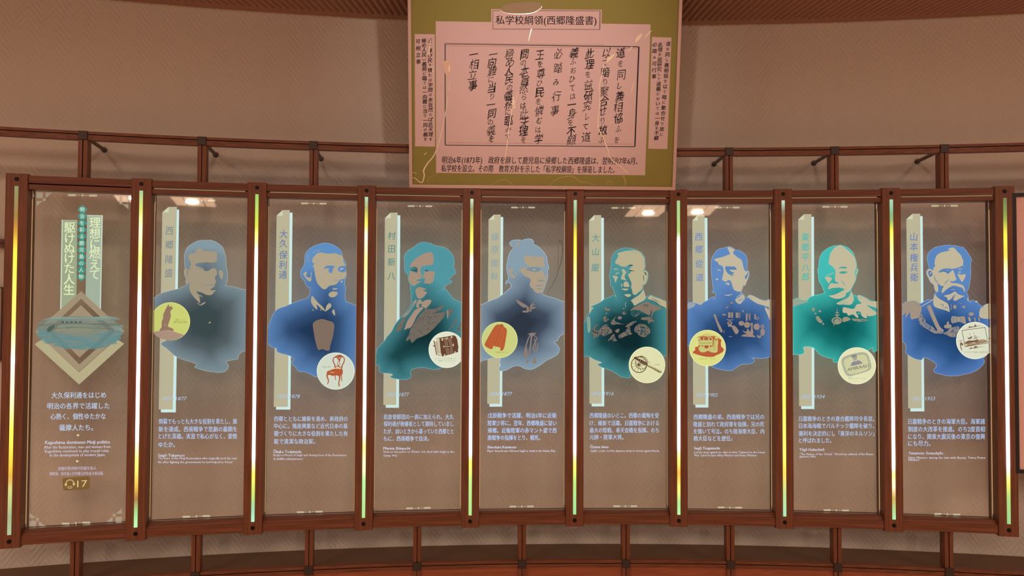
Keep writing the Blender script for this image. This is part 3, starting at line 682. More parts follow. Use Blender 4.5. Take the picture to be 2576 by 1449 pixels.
# 5: general with many medals, teal
F = (1510, 610, K8); T = (1465, 735, K6)
PORT[5] = dict(
  out=V(F, [(325, 1110), (300, 1040), (270, 960), (240, 890), (210, 870), (205, 780), (190, 700), (185, 640), (205, 590), (215, 480), (220, 360), (240, 280), (300, 190), (380, 145), (440, 120), (540, 112), (640, 125), (720, 150), (790, 180), (850, 240), (885, 280), (895, 360), (905, 450), (890, 540), (920, 570), (950, 600), (960, 660), (945, 760), (910, 830), (860, 860), (855, 920), (870, 965), (890, 1030), (915, 1110), (960, 1080), (1020, 1068), (1070, 1080), (1130, 1110), (1200, 1130), (1260, 1170), (1300, 1175), (1340, 1198)])
      + V(T, [(1374, 172), (1376, 178), (1376, 600), (1376, 1030), (1372, 1037), (1320, 1040), (1100, 1300), (800, 1330), (775, 1375), (740, 1385), (660, 1375), (600, 1350), (540, 1310), (470, 1270), (400, 1245), (320, 1215), (265, 1185), (255, 1165), (315, 1148), (290, 1125), (220, 1100), (160, 1070), (110, 1040), (22, 1035), (18, 1030), (18, 545), (50, 470), (80, 380), (120, 345), (150, 290), (180, 250), (135, 240), (220, 200), (300, 160), (360, 110), (440, 85), (500, 55), (530, 65), (550, 90)]),
  core=(1575, 850), rad=(100, 104), ramp=[(0, (8, 46, 52)), (.4, (24, 76, 82)), (.85, (72, 146, 152)), (1, (88, 164, 168))], rim=(140, 200, 200),
  light=[VS(F, [(300, 420), (310, 370), (360, 280), (350, 220), (430, 190), (560, 165), (640, 180), (760, 230), (830, 250), (880, 300), (890, 400), (895, 500), (870, 570), (860, 650), (870, 760), (850, 870), (840, 940), (760, 1010), (720, 1050), (660, 1040), (640, 960), (620, 900), (630, 820), (600, 750), (570, 680), (560, 640), (620, 600), (580, 545), (600, 515), (640, 470), (620, 445), (560, 460), (500, 490), (420, 480), (350, 440)]),
         VS(F, [(860, 610), (900, 565), (945, 600), (957, 660), (940, 760), (908, 825), (862, 855), (862, 700)]), VS(F, [(430, 540), (470, 540), (525, 600), (500, 640), (490, 700), (528, 775), (490, 755), (420, 740), (425, 680), (450, 620)]), VS(F, [(270, 545), (320, 520), (378, 560), (340, 545)]), VS(F, [(300, 642), (330, 612), (382, 603), (340, 632)]), VS(F, [(250, 668), (350, 690), (330, 750), (305, 812), (285, 740)]),
         VS(F, [(480, 800), (540, 790), (570, 830), (587, 890), (540, 895), (470, 882)]), VS(F, [(420, 840), (440, 830), (435, 890), (420, 888)]), VS(F, [(425, 935), (500, 928), (572, 935), (520, 967), (470, 957)]), VS(F, [(485, 1055), (540, 1038), (612, 1045), (612, 1080), (550, 1097)]),
         VS(F, [(620, 1165), (700, 1110), (800, 1040), (850, 965), (870, 965), (895, 1040), (918, 1110), (870, 1170), (760, 1230), (690, 1270), (650, 1210)]),
         VS(T, [(1060, 90), (1110, 55), (1150, 75), (1240, 105), (1310, 130), (1375, 180), (1375, 285), (1330, 240), (1250, 220), (1180, 160), (1090, 125)]), VS(F, [(600, 150), (700, 160), (790, 190), (845, 245), (790, 240), (700, 200)])],
  mid=[VS(T, [(770, 300), (840, 240), (950, 190), (1040, 155), (1120, 190), (1200, 220), (1290, 265), (1200, 295), (1150, 330), (1120, 390), (1050, 360), (950, 310), (880, 290), (830, 285)]),
       VS(T, [(460, 500), (500, 430), (545, 395), (520, 460), (600, 500), (680, 520), (560, 520), (490, 530)]), VS(T, [(240, 700), (260, 620), (330, 550), (390, 520), (420, 560), (480, 620), (470, 660), (400, 690), (340, 715), (300, 680), (250, 725)]), VS(T, [(150, 640), (190, 560), (252, 515), (230, 560), (240, 650), (230, 700), (200, 750), (170, 720)]),
       VS(T, [(835, 620), (860, 560), (910, 520), (980, 512), (1040, 545), (1090, 600), (1095, 660), (1050, 700), (1010, 730), (940, 715), (900, 680)]), VS(T, [(700, 550), (800, 480), (880, 468), (820, 520), (740, 567)]), VS(T, [(950, 415), (1040, 400), (1100, 400), (1160, 440), (1150, 480), (1105, 480), (1080, 512), (1040, 460), (960, 445)]), VS(T, [(415, 785), (470, 710), (512, 680), (540, 760), (562, 778), (510, 802), (480, 770)]),
       EL(T, 605, 415, 34, 26), VS(T, [(362, 258), (380, 240), (405, 272), (440, 262), (448, 290), (410, 302), (370, 288)]), VS(T, [(375, 338), (402, 334), (390, 360)]), VS(T, [(330, 430), (375, 385), (390, 420), (430, 430), (400, 470), (350, 480)]), VS(T, [(530, 620), (600, 590), (590, 640), (560, 660)]), VS(T, [(590, 690), (680, 640), (760, 560), (780, 640), (800, 680), (720, 700), (640, 740), (600, 750)]), VS(T, [(630, 340), (690, 310), (715, 340), (680, 365)]), VS(T, [(845, 400), (900, 345), (950, 330), (890, 380)]), VS(T, [(655, 262), (675, 255), (682, 275), (662, 280)])], midc=(146, 130, 116),
  dark=[VS(F, [(560, 465), (610, 445), (668, 465), (640, 470), (600, 468)]), ST(F, [(585, 560), (640, 572), (690, 578)], 30, 14, 4), VS(F, [(880, 610), (905, 600), (932, 640), (918, 665), (905, 630)]), ST(F, [(866, 650), (872, 720), (882, 790)], 6, 14, 4), VS(T, [(995, 215), (1030, 195), (1068, 215), (1030, 238)]), ST(T, [(1085, 120), (1170, 155), (1240, 205), (1330, 250)], 6, 14, 5), ST(T, [(1120, 95), (1200, 140), (1260, 180)], 4, 10, 4), VS(T, [(1060, 385), (1100, 350), (1105, 300), (1125, 300), (1120, 360), (1085, 395)]), EL(T, 965, 620, 26, 18), ST(T, [(870, 600), (930, 560), (1020, 570)], 4, 9, 4), ST(T, [(900, 660), (960, 680), (1040, 650)], 4, 9, 4), ST(T, [(300, 640), (360, 600), (420, 620)], 4, 9, 4), VS(T, [(775, 330), (820, 285), (860, 300), (830, 360), (880, 310), (930, 290), (940, 330), (990, 350), (900, 350), (820, 400)])],
  darkc=(46, 96, 100), extra=[(VS(T, [(1012, 216), (1030, 206), (1050, 216), (1030, 227)]), (160, 146, 130)), (VS(T, [(75, 420), (112, 395), (128, 470), (130, 620), (90, 655), (78, 540)]), (146, 178, 160)), (ST(T, [(705, 155), (695, 200), (705, 250)], 4, 8, 4), (170, 190, 180))], lightc=(196, 190, 156))
# 6: admiral with sash, blue
F = (1765, 610, K8); T = (1725, 735, K6)
PORT[6] = dict(
  out=V(F, [(240, 1150), (270, 1120), (290, 1050), (270, 1010), (230, 1005), (215, 985), (240, 960), (230, 880), (215, 780), (205, 680), (195, 560), (195, 440), (205, 340), (240, 260), (300, 165), (380, 125), (460, 110), (540, 85), (600, 95), (650, 125), (690, 158), (760, 165), (840, 215), (890, 270), (910, 340), (915, 440), (910, 560), (940, 575), (955, 620), (940, 700), (900, 790), (870, 865), (840, 860), (820, 920), (795, 985), (840, 1050), (880, 1100), (925, 1118), (940, 1075), (980, 1062), (1060, 1090), (1180, 1150), (1290, 1175), (1330, 1155), (1405, 1153)])
      + V(T, [(1396, 126), (1398, 132), (1398, 600), (1398, 1042), (1394, 1048), (1340, 1048), (1270, 1070), (1180, 1070), (1090, 1060), (1070, 1067), (1110, 1095), (1105, 1120), (1060, 1155), (980, 1162), (900, 1170), (830, 1210), (770, 1250), (700, 1268), (600, 1258), (500, 1235), (420, 1200), (300, 1100), (60, 880), (30, 860), (20, 830), (20, 195), (50, 170), (120, 170), (170, 180), (240, 205), (290, 165), (360, 130), (420, 85), (450, 75)]),
  core=(1862, 856), rad=(112, 90), ramp=[(0, (34, 68, 114)), (.4, (52, 90, 142)), (.85, (92, 136, 196)), (1, (106, 152, 214))], rim=(170, 200, 232),
  light=[VS(F, [(390, 300), (470, 275), (580, 235), (650, 240), (720, 300), (790, 340), (820, 400), (840, 500), (880, 580), (930, 575), (955, 620), (940, 700), (900, 790), (870, 860), (835, 860), (820, 920), (795, 980), (740, 990), (660, 960), (630, 910), (610, 840), (580, 770), (520, 760), (500, 790), (440, 775), (410, 740), (430, 650), (440, 560), (420, 480), (340, 440), (330, 400), (260, 360), (270, 330)]),
         VS(F, [(520, 110), (560, 95), (640, 130), (660, 160), (630, 200), (640, 240), (580, 245), (555, 190)]), VS(F, [(480, 822), (540, 815), (562, 850), (520, 852)]), ST(F, [(450, 1060), (540, 1062), (620, 1040)], 6, 20, 8), ST(F, [(310, 560), (350, 555), (392, 572)], 6, 22, 6), VS(F, [(278, 745), (310, 725), (335, 735), (315, 762)]), ST(F, [(700, 1100), (770, 1060), (800, 1000)], 8, 16, 8),
         VS(T, [(808, 110), (880, 70), (908, 35), (940, 60), (955, 110), (930, 140), (880, 192), (830, 172), (805, 140)]), VS(T, [(1005, 70), (1050, 50), (1110, 70), (1200, 120), (1290, 140), (1340, 125), (1398, 125), (1398, 245), (1320, 235), (1240, 210), (1160, 185), (1060, 125)]), VS(T, [(1280, 260), (1310, 255), (1350, 330), (1360, 450), (1330, 380)]), VS(T, [(1340, 270), (1398, 260), (1398, 480), (1370, 470)])],
  mid=[V(T, [(a, c), (b, c), (b, d), (a, d)]) for a, c, b, d in ((685, 325, 725, 415), (735, 328, 765, 415), (810, 330, 855, 415), (868, 332, 882, 415), (972, 345, 1000, 465), (1018, 345, 1028, 440), (1034, 345, 1045, 460), (1110, 355, 1135, 440))] +
      [EL(T, 900, 505, 45, 38), EL(T, 992, 530, 50, 48), EL(T, 1148, 560, 50, 52), VS(T, [(1045, 505), (1085, 505), (1080, 580), (1095, 640), (1090, 690), (1130, 727), (1040, 725), (900, 712), (960, 680), (1000, 690), (910, 618), (980, 640), (1000, 588), (1040, 640), (1060, 560)]), EL(T, 1245, 645, 36, 58), VS(T, [(1155, 692), (1185, 710), (1222, 690), (1210, 738), (1165, 735)]), [EL(T, 1242, 555, 30, 30), EL(T, 1242, 555, 12, 12)],
       VS(T, [(740, 550), (770, 540), (800, 550), (850, 610), (858, 640), (815, 682), (770, 620)]), [EL(T, 712, 500, 42, 26), EL(T, 712, 500, 20, 12)], EL(T, 715, 540, 34, 22), VS(T, [(450, 365), (485, 370), (520, 470), (590, 610), (568, 652), (520, 560), (480, 450)]), ST(T, [(660, 440), (710, 455), (768, 445)], 10, 16, 10), ST(T, [(600, 630), (635, 625)], 10, 6), ST(T, [(605, 655), (632, 650)], 9, 6), [EL(T, 1160, 425, 24, 24), EL(T, 1160, 425, 15, 15)], VS(T, [(910, 290), (940, 300), (925, 328)]), ST(T, [(700, 725), (720, 715), (745, 722)], 14, 8, 14), ST(T, [(590, 375), (625, 360), (655, 375)], 12, 26, 10), ST(T, [(725, 170), (765, 175)], 30, 18), ST(T, [(655, 262), (690, 225)], 20, 12)], midc=(170, 150, 138),
  dark=[VS(F, [(470, 510), (500, 482), (600, 485), (670, 490), (702, 545), (640, 550), (560, 550), (600, 590), (650, 605), (620, 640), (600, 660), (550, 640), (500, 590)]), VS(F, [(868, 690), (910, 640), (935, 585), (935, 650), (890, 742)]), ST(F, [(570, 665), (620, 670), (660, 640)], 4, 12, 4), ST(T, [(820, 140), (870, 120), (930, 90)], 4, 10, 4), ST(T, [(850, 170), (880, 140), (945, 110)], 4, 9, 4), ST(T, [(1055, 85), (1070, 95)], 12, 6)],
  darkc=(98, 146, 206), extra=[(VS(T, [(20, 200), (60, 172), (120, 175), (155, 190), (130, 235), (70, 262), (20, 268)]), (168, 178, 192))], lightc=(206, 198, 172))
# 7: admiral facing front, turquoise
F = (2030, 610, K8); T = (1990, 735, K6)
PORT[7] = dict(
  out=V(F, [(355, 1020), (330, 940), (290, 850), (245, 780), (235, 680), (225, 600), (215, 540), (235, 512), (240, 430), (260, 310), (310, 210), (400, 130), (480, 90), (560, 65), (610, 68), (660, 55), (720, 68), (800, 95), (870, 150), (930, 220), (960, 310), (985, 380), (995, 450), (995, 520), (1025, 540), (1015, 600), (990, 680), (970, 770), (930, 850), (890, 930), (885, 970), (920, 1050), (980, 1075), (1010, 1088), (1040, 1065), (1100, 1080), (1220, 1140), (1300, 1180), (1380, 1190), (1440, 1198)])
      + V(T, [(1438, 164), (1440, 170), (1440, 600), (1440, 885), (1437, 892), (1400, 930), (1350, 965), (1315, 950), (1335, 900), (1290, 915), (1240, 945), (1000, 1150), (760, 1138), (700, 1130), (680, 1108), (692, 1082), (620, 1065), (540, 1040), (470, 1010), (420, 960), (370, 905), (290, 880), (205, 885), (200, 920), (210, 960), (190, 995), (120, 1012), (38, 1001), (33, 995), (27, 500), (25, 138), (30, 130), (80, 105), (140, 100), (190, 125), (270, 120), (300, 85), (400, 50), (480, 35), (545, 12)]),
  core=(2112, 842), rad=(112, 96), ramp=[(0, (4, 100, 98)), (.4, (24, 130, 128)), (.85, (62, 186, 178)), (1, (76, 208, 200))], rim=(140, 236, 226),
  light=[VS(F, [(440, 430), (450, 300), (480, 200), (560, 100), (610, 75), (660, 60), (740, 90), (800, 140), (880, 210), (950, 300), (980, 400), (990, 500), (960, 600), (980, 700), (960, 780), (920, 860), (880, 940), (860, 980), (790, 1020), (770, 1080), (700, 1120), (600, 1135), (500, 1110), (440, 1070), (520, 1060), (600, 1030), (680, 990), (740, 960), (700, 920), (600, 920), (520, 915), (430, 940), (440, 880), (480, 820), (560, 830), (640, 820), (580, 790), (560, 740), (570, 650), (570, 560), (540, 520), (500, 470)]),
         VS(F, [(360, 700), (420, 690), (500, 720), (460, 790), (430, 820), (390, 760)]), ST(F, [(385, 672), (470, 640), (540, 610)], 6, 14, 8), VS(F, [(985, 560), (1022, 545), (1010, 600), (985, 640)]),
         VS(T, [(735, 185), (760, 165), (830, 130), (930, 70), (970, 0), (1000, 50), (1015, 120), (980, 190), (930, 205), (860, 200), (770, 200)]),
         VS(T, [(1075, 60), (1110, 55), (1200, 95), (1290, 150), (1400, 150), (1440, 165), (1440, 265), (1330, 240), (1225, 212), (1330, 290), (1380, 330), (1360, 370), (1250, 390), (1215, 340), (1230, 400), (1200, 420), (1140, 380), (1120, 320), (1050, 320), (1090, 400), (1060, 410), (1000, 360), (930, 380), (900, 340), (840, 330), (835, 270), (860, 245), (1010, 270), (1060, 200), (1140, 180), (1090, 130)])],
  mid=[VS(T, [(835, 420), (900, 400), (962, 440), (900, 470), (840, 480)]), VS(T, [(980, 430), (1080, 430), (1200, 440), (1242, 460), (1150, 477), (1030, 470)]), [EL(T, 738, 462, 84, 60), EL(T, 738, 462, 58, 42)], EL(T, 742, 468, 46, 38), ST(T, [(745, 260), (745, 420)], 6, 16, 24), ST(T, [(715, 330), (775, 330)], 12), ST(T, [(705, 370), (785, 370)], 14), ST(T, [(685, 520), (700, 545)], 14, 8), VS(T, [(400, 400), (440, 390), (480, 440), (510, 480), (470, 500), (420, 460)]), EL(T, 395, 345, 15, 15), EL(T, 518, 513, 16, 16), VS(T, [(440, 315), (462, 290), (490, 310), (465, 325)]), VS(T, [(1400, 320), (1440, 340), (1440, 440), (1420, 420)]), EL(T, 360, 280, 22, 34, 12)], midc=(172, 164, 142),
  dark=[VS(F, [(630, 525), (700, 488), (795, 498), (782, 525), (700, 520)]), VS(F, [(645, 600), (720, 580), (812, 590), (770, 622), (700, 632)]), ST(F, [(688, 762), (730, 820), (768, 868)], 6, 16, 4), ST(F, [(530, 925), (650, 915), (775, 946)], 6, 16, 6), ST(T, [(770, 185), (880, 120), (960, 40)], 4, 8, 4), ST(T, [(790, 215), (850, 180), (930, 160)], 4, 8, 4), ST(T, [(1110, 95), (1145, 105)], 8, 4), EL(T, 1095, 345, 24, 20), ST(F, [(985, 600), (1005, 560)], 10, 14), EL(T, 742, 470, 14, 12, 10), ST(T, [(425, 420), (460, 470)], 8, 14, 6)],
  darkc=(72, 184, 174), extra=[(VS(T, [(25, 135), (90, 105), (150, 105), (190, 128), (270, 128), (255, 165), (170, 188), (90, 218), (25, 232)]), (160, 182, 164))], lightc=(206, 200, 170))
# 8: admiral with a white moustache, blue
F = (2310, 605, K8); T = (2265, 735, K6)
PORT[8] = dict(
  out=V(F, [(360, 1045), (325, 970), (310, 890), (250, 840), (200, 750), (170, 680), (170, 610), (200, 580), (225, 570), (205, 500), (190, 420), (185, 340), (210, 250), (270, 190), (340, 140), (440, 120), (520, 100), (600, 95), (680, 105), (760, 108), (840, 130), (890, 152), (897, 135), (930, 170), (980, 230), (1030, 310), (1070, 385), (1055, 450), (1050, 560), (1055, 620), (1045, 740), (1030, 860), (1010, 960), (970, 1040), (1000, 1120), (1020, 1220), (1060, 1258), (1050, 1215), (1090, 1205), (1140, 1220), (1180, 1220), (1190, 1250), (1285, 1325), (1360, 1285), (1449, 1280)])
      + V(T, [(1455, 190), (1458, 196), (1458, 500), (1456, 780), (1400, 1000), (1340, 1075), (1358, 1120), (1330, 1180), (1250, 1250), (1150, 1300), (1030, 1330), (900, 1352), (780, 1352), (660, 1330), (570, 1305), (540, 1275), (550, 1245), (580, 1210), (575, 1160), (530, 1120), (470, 1085), (380, 1055), (340, 1095), (260, 1085), (180, 1050), (120, 1010), (85, 970), (95, 900), (80, 840), (42, 800), (38, 795), (34, 500), (35, 205), (40, 195), (80, 160), (160, 150), (230, 135), (300, 180), (340, 180), (430, 130), (530, 115), (550, 30)]),
  core=(2365, 866), rad=(112, 100), ramp=[(0, (34, 74, 124)), (.4, (50, 94, 152)), (.85, (88, 132, 198)), (1, (102, 150, 212))], rim=(166, 196, 232),
  light=[VS(F, [(325, 480), (335, 380), (380, 290), (470, 240), (580, 215), (640, 190), (590, 180), (640, 150), (720, 150), (780, 220), (850, 290), (885, 370), (905, 420), (895, 490), (930, 520), (880, 510), (790, 550), (680, 570), (560, 560), (470, 580), (400, 640), (520, 610), (580, 590), (560, 620), (600, 660), (640, 640), (690, 595), (720, 650), (750, 740), (760, 790), (700, 820), (640, 820), (660, 850), (740, 860), (840, 880), (910, 920), (935, 990), (920, 1035), (890, 960), (800, 930), (720, 910), (650, 930), (560, 990), (480, 1060), (470, 1000), (510, 920), (450, 910), (390, 870), (400, 1000), (370, 1040), (330, 980), (310, 890), (250, 840), (200, 740), (170, 670), (175, 610), (225, 575), (300, 600), (300, 560), (340, 510)]),
         VS(F, [(785, 670), (860, 690), (948, 680), (930, 760), (880, 832), (840, 790)]), ST(F, [(800, 582), (840, 572), (885, 580)], 6, 16, 6), VS(F, [(800, 640), (850, 618), (842, 652)]), VS(F, [(515, 1112), (640, 1080), (735, 1025), (765, 1050), (820, 1090), (905, 1120), (850, 1160), (800, 1185), (740, 1215), (700, 1180), (722, 1090), (650, 1185), (590, 1202), (575, 1150)]), ST(F, [(645, 990), (690, 984), (735, 990)], 4, 10, 4), ST(F, [(900, 1135), (935, 1110)], 18, 6), VS(F, [(985, 1150), (1005, 1180), (1005, 1225), (985, 1200)]),
         VS(F, [(360, 1070), (350, 1110), (430, 1180), (540, 1240), (600, 1290), (627, 1435), (560, 1410), (450, 1380), (340, 1340), (300, 1280), (305, 1180), (330, 1100)]), ST(F, [(70, 1325), (180, 1260), (300, 1190)], 14, 16, 10), EL(F, 1165, 1230, 26, 18, 16),
         VS(T, [(1290, 270), (1330, 240), (1390, 195), (1455, 195), (1455, 400), (1410, 432), (1280, 400)])],
  mid=[VS(T, [(35, 205), (90, 160), (230, 135), (300, 190), (340, 240), (330, 330), (290, 410), (230, 430), (180, 440), (160, 400), (150, 330), (80, 420), (90, 330), (38, 370)]), VS(T, [(430, 235), (480, 210), (510, 270), (560, 390), (640, 560), (700, 620), (640, 672), (590, 600), (530, 480), (460, 310)]),
       VS(T, [(285, 430), (340, 350), (360, 400), (410, 440), (400, 480), (460, 530), (520, 560), (580, 620), (650, 600), (720, 650), (800, 590), (880, 560), (950, 560), (940, 640), (890, 720), (820, 725), (740, 690), (640, 670), (560, 668), (480, 630), (420, 590), (340, 540), (300, 490)]), VS(T, [(708, 540), (745, 522), (755, 480), (782, 480), (788, 515), (828, 540), (810, 582), (720, 582)]), VS(T, [(830, 393), (930, 398), (1032, 395), (1052, 450), (1052, 515), (950, 480), (832, 500)]), EL(T, 1145, 355, 42, 30), VS(T, [(1090, 405), (1120, 405), (1142, 440), (1138, 475), (1110, 470), (1100, 440)]), V(T, [(1188, 408), (1212, 415), (1218, 480), (1200, 478)]), V(T, [(1255, 410), (1275, 410), (1290, 470), (1268, 470)]), EL(T, 878, 238, 28, 34, 12), EL(T, 1025, 238, 26, 22, 12), ST(T, [(815, 190), (818, 240), (820, 290)], 8), VS(T, [(955, 185), (985, 175), (975, 188)])], midc=(176, 162, 148),
  dark=[VS(F, [(198, 630), (240, 608), (275, 650), (282, 690), (240, 735), (208, 690)]), ST(F, [(310, 700), (340, 790), (390, 860)], 6, 16, 8), ST(F, [(520, 890), (560, 830), (620, 780)], 6, 14, 4), ST(F, [(410, 645), (500, 615), (560, 625), (600, 670)], 6, 34, 30), ST(F, [(370, 1110), (460, 1180), (590, 1262)], 4, 10, 4), ST(F, [(440, 1280), (500, 1300), (470, 1350)], 10, 14, 6), ST(F, [(500, 1380), (560, 1340), (590, 1390)], 6, 14, 6), ST(T, [(350, 470), (420, 540), (520, 600)], 8, 22, 8), ST(T, [(600, 640), (680, 640)], 6, 12), ST(T, [(880, 590), (940, 600)], 12, 8), ST(T, [(740, 586), (800, 586)], 8), V(T, [(850, 405), (860, 405), (862, 485), (852, 485)]), V(T, [(900, 405), (906, 405), (912, 480), (904, 480)]), V(T, [(970, 405), (976, 405), (990, 480), (982, 480)]), ST(F, [(740, 1060), (730, 1120), (720, 1180)], 4, 12, 5), ST(F, [(770, 1080), (800, 1160)], 4, 8, 4), ST(F, [(640, 1110), (610, 1180)], 4, 8, 4)],
  darkc=(92, 134, 190), extra=[(VS(F, [(222, 660), (250, 640), (262, 655), (235, 680)]), (190, 190, 180))], lightc=(204, 196, 168))

